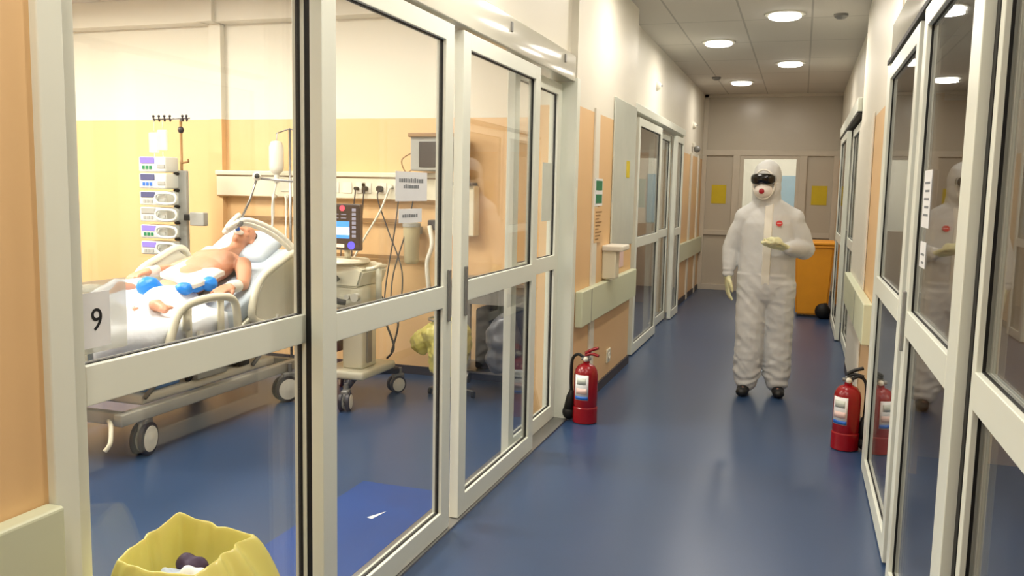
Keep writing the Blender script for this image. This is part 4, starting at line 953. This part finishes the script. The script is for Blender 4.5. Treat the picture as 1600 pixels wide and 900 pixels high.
# ------------------------------------------------------------ person in the coverall
def worker():
    ox, oy = -.225, 6.93
    t = thing('person', 'person in white hooded coverall, goggles and mask walking down the corridor', 'person', (ox, oy, 0))
    V = lambda x, y, z: Vector((ox + x, oy + y, z))
    hc = V(-.035, -.05, 1.655); hr = Matrix.Rotation(R(-12), 3, 'Z') @ Matrix.Rotation(R(4), 3, 'X')
    # body under the clothing: one continuous figure
    bm = nb(); head(bm, hc, hr, .98); limb(bm, [V(-.01, 0, 1.40), V(-.03, -.03, 1.58)], [.06, .052])
    for z, a, c in ((.98, .14, .10), (1.12, .13, .095), (1.28, .15, .10), (1.40, .15, .08)): ell(bm, V(0, 0, z), (a, c, .12))
    armR = [V(-.185, 0, 1.375), V(-.275, .03, 1.13), V(-.29, -.02, .94)]; armL = [V(.175, 0, 1.375), V(.262, .03, 1.15), V(.15, -.20, 1.165)]
    limb(bm, [V(0, 0, 1.36), armR[0]], [.07, .05]); limb(bm, [V(0, 0, 1.36), armL[0]], [.07, .05])
    limb(bm, armR, [.045, .035, .026]); limb(bm, armL, [.045, .035, .026])
    for s, f in ((-1, -.02), (1, .03)): limb(bm, [V(s * .09, 0, .93), V(s * .105, f, .5), V(s * .115, f, .09)], [.08, .055, .036]); limb(bm, [V(s * .115, f, .06), V(s * .13, f - .12, .05)], [.035, .028])
    b = obj('body', bm, M['skin'], t); bake(b, .010, 3)
    # coverall with hood
    bm = nb()
    tz = [(.70, .07), (.76, .125), (.86, .150), (.95, .153), (1.05, .150), (1.15, .147), (1.25, .150), (1.34, .150), (1.41, .130), (1.46, .10)]; tube(bm, [V(-.006, .005, z) for z, _ in tz], [c for _, c in tz], 24, squash=1.40)
    ell(bm, V(-.01, .01, 1.40), (.17, .11, .085)); ell(bm, V(-.025, .0, 1.475), (.125, .10, .07)); limb(bm, [V(-.03, 0, 1.48), armR[0]], [.085, .08]); limb(bm, [V(-.02, 0, 1.48), armL[0]], [.085, .08])
    limb(bm, [V(-.02, 0, 1.36), armR[0] + Vector((.0, 0, 0)), armR[0] * .5 + armR[1] * .5 + Vector((-.005, 0, 0)), armR[1], armR[1] * .4 + armR[2] * .6, armR[2] + Vector((0, 0, .015))], [.11, .082, .076, .074, .058, .043])
    limb(bm, [V(.0, 0, 1.36), armL[0], armL[0] * .5 + armL[1] * .5 + Vector((.005, 0, 0)), armL[1], armL[1] * .5 + armL[2] * .5, armL[2]], [.11, .084, .080, .082, .064, .045])
    for s, f in ((-1, -.02), (1, .03)):
        limb(bm, [V(s * .095, 0, .86), V(s * .10, f * .5, .68), V(s * .105, f, .48), V(s * .105, f, .30), V(s * .112, f + .005, .17), V(s * .112, f - .005, .115)], [.125, .115, .108, .106, .105, .09])
    # hood shell (opening cut at the front)
    ell(bm, hc + hr @ Vector((0, .022, .035)), (.103, .122, .132), hr); ell(bm, hc + hr @ Vector((0, .012, -.05)), (.105, .115, .11), hr)
    limb(bm, [V(-.03, .0, 1.50), V(-.035, -.02, 1.60)], [.108, .103])
    def wr(c, n):
        z = c.z; lx = c.x - ox
        k = 0
        amp = .005 if z < .95 else .0016
        if z > 1.53: amp = .0025
        q = Vector((c.x * 7, c.y * 7, c.z * 13)); k = (1 - 2 * abs(noise.noise(q + Vector((3, 0, 0))))) * amp
        q2 = Vector((lx * 12 + z * 9, c.y * 5, z * 10 - abs(lx) * 10)); k += (1 - 2 * abs(noise.noise(q2))) * amp * .9
        if z < .28: k += .004 * math.sin(z * 75 + 6 * noise.noise(c * 7))
        if .80 < z < .98 and abs(lx) > .24: k += .004 * math.sin(z * 110)
        return k
    b = obj('coverall', bm, M['suit'], t); bake(b, .009, 5, wr)
    # carve the face opening by pushing the front of the hood back
    fc = hc + hr @ Vector((0, -.11, -.02))
    # respirator, goggles
    bm = nb(); ell(bm, hc + hr @ Vector((0, -.082, -.062)), (.070, .060, .062), hr); obj('respirator', bm, M['mask'], t, True)
    bm = nb(); lathe(bm, hc + hr @ Vector((0, -.142, -.062)), [(.012, -.008), (.02, -.004), (.021, .012), (.021, .02)], 20, 'Y'); obj('respirator_valve', bm, M['valve'], t, 'auto', label='dark red round valve')
    bm = nb()
    pts = []
    for k in range(40):
        a = 2 * PI * k / 40; px = .088 * math.copysign(abs(math.cos(a)) ** .6, math.cos(a)); pz = .040 * math.copysign(abs(math.sin(a)) ** .7, math.sin(a))
        if pz < 0: pz *= 1 - .45 * math.exp(-(px / .02) ** 2)
        pts.append(hc + hr @ Vector((px, -.130 + 2.6 * px * px, pz + .026)))
    inner = [p + hr @ Vector((0, .05, 0)) for p in pts]
    a = [bm.verts.new(p) for p in pts]; c_ = [bm.verts.new(p) for p in inner]; mid = [bm.verts.new(hc + hr @ (Vector(((p - hc) @ Vector((1, 0, 0)) * .5, 0, 0)) + Vector((0, -.138 + 1.0 * ((p - hc).x * .5) ** 2, .026 + (p.z - hc.z - .026) * .5)))) for p in pts]
    for k in range(40):
        k2 = (k + 1) % 40; bm.faces.new((a[k], a[k2], c_[k2], c_[k])); bm.faces.new((a[k], a[k2], mid[k2], mid[k]))
    bm.faces.new(mid); bm.faces.new(c_); obj('goggles', bm, M['goggle'], t, True)
    bm = nb(); tube(bm, [p + hr @ Vector((0, .012, 0)) for p in [hc + (q - hc) * 1.03 for q in pts]], .005, 6, closed=True); obj('goggle_rim', bm, M['pumpgrey'], t, True)
    bm = nb(); ring = []
    for k in range(32):
        a = 2 * PI * k / 32; px, pz = .080 * math.cos(a), .108 * math.sin(a)
        ring.append(hc + hr @ Vector((px, -.108 + 4.2 * px * px + (1.9 * pz * pz if pz > 0 else .3 * pz * pz), pz - .014)))
    tube(bm, ring, .007, 8, closed=True); obj('hood_edge', bm, M['suitflap'], t, True)
    # zip flap down the front
    bm = nb(); prev = None
    prof = [(1.50, -.085), (1.44, -.110), (1.36, -.137), (1.28, -.146), (1.18, -.149), (.96, -.149), (.90, -.146), (.86, -.135)]
    vsA = []
    for z, y in prof: vsA.append([bm.verts.new(V(xx, y + yo - .008, z)) for xx, yo in ((-.035, .008), (-.03, 0), (.022, 0), (.027, .008), (.027, .05), (-.035, .05))])
    for p, q in zip(vsA, vsA[1:]):
        for k in range(6): bm.faces.new((p[k], p[(k + 1) % 6], q[(k + 1) % 6], q[k]))
    bm.faces.new(vsA[0][::-1]); bm.faces.new(vsA[-1]); obj('zip_flap', bm, M['suitflap'], t, 'auto')
    bm = nb(); lathe(bm, V(.075, -.143, 1.345), [(.024, -.004), (.024, .012)], 24, 'Y'); bmesh.ops.scale(bm, vec=(1, 1, .9), verts=bm.verts, space=Matrix.Translation(-V(.075, -.143, 1.345))); bd = obj('chest_badge', bm, M['badge'], t, label='red round badge with pale mark')
    bm = nb(); box(bm, ox + .060, ox + .090, oy - .1485, oy - .147, 1.343, 1.348); obj('badge_mark', bm, M['labelpink'], bd)
    # gloves
    def glove(name, f, lab=None):
        bm = nb(); f(bm); g = obj(name, bm, M['glove'], t); bake(g, .0045, 3)
    def g1(bm):
        w = armR[2]; limb(bm, [w + Vector((0, 0, .015)), w, w - Vector((0, 0, .02))], [.036, .036, .034]); hand(bm, w - Vector((0, 0, .02)), (.02, -.05, -1), (-1, -.3, 0), -1, .22, 1.02, 1.15)
    def g2(bm):
        w = armL[2]; d = Vector((-.9, -.45, .12)); limb(bm, [w - (armL[2] - armL[1]).normalized() * .012, w, w + d * .015], [.036, .038, .034]); hand(bm, w + d * .015, d, (.1, -.2, -1), 1, .28, 1.02, 1.15)
    glove('glove', g1); glove('glove', g2)
    for s, f in ((-1, -.02), (1, .03)):
        bm = nb(); x = s * .122
        ell(bm, V(x, f + .03, .05), (.048, .07, .05)); ell(bm, V(x + s * .008, f - .07, .042), (.05, .09, .042)); ell(bm, V(x + s * .014, f - .13, .036), (.046, .055, .036)); limb(bm, [V(x - s * .01, f + .02, .06), V(x - s * .01, f + .02, .13)], [.05, .045])
        bmesh.ops.bisect_plane(bm, geom=bm.verts[:] + bm.edges[:] + bm.faces[:], plane_co=(0, 0, .003), plane_no=(0, 0, -1), clear_outer=True); bmesh.ops.holes_fill(bm, edges=bm.edges)
        g = obj('shoe', bm, M['shoe'], t); bake(g, .008, 3)
    # thing held in the raised hand
    bm = nb(); ell(bm, V(.045, -.285, 1.215), (.065, .05, .032)); ell(bm, V(.0, -.30, 1.205), (.045, .035, .022)); o = obj('crumpled_gloves', bm, M['glove']); bake(o, .006, 1, lambda c, n: .014 * noise.noise(c * 30)); tag(o, 'pale crumpled item held in the raised hand of the worker', 'held item')
worker()

# ------------------------------------------------------------ things in the side rooms seen through glass
def side_rooms():
    t = thing('wall_poster', 'green poster seen through the far left glass doors', 'poster', (-1.8, 12.18, 1.5)); obj('sheet', B(-2.6, -2.1, 12.185, 12.198, 1.35, 1.75), M['green'], t)
    t = thing('supply_cabinet', 'white low cabinet inside the far left room', 'cabinet', (-3, 11.9, 0))
    obj('cabinet_body', B(-3.6, -2.2, 11.7, 12.19, .05, .9, bev=.005), M['white'], t)
    for k in range(3):
        d = obj('door', B(-3.58 + k * .46, -3.14 + k * .46, 11.685, 11.7, .1, .86, bev=.003), M['cream'], t); b = nb(); cyl(b, (-3.2 + k * .46, 11.67, .5), (-3.2 + k * .46, 11.67, .6), .006, 8); cyl(b, (-3.2 + k * .46, 11.67, .51), (-3.2 + k * .46, 11.686, .51), .004, 6); cyl(b, (-3.2 + k * .46, 11.67, .59), (-3.2 + k * .46, 11.686, .59), .004, 6); obj('handle', b, M['steel'], d)
side_rooms()
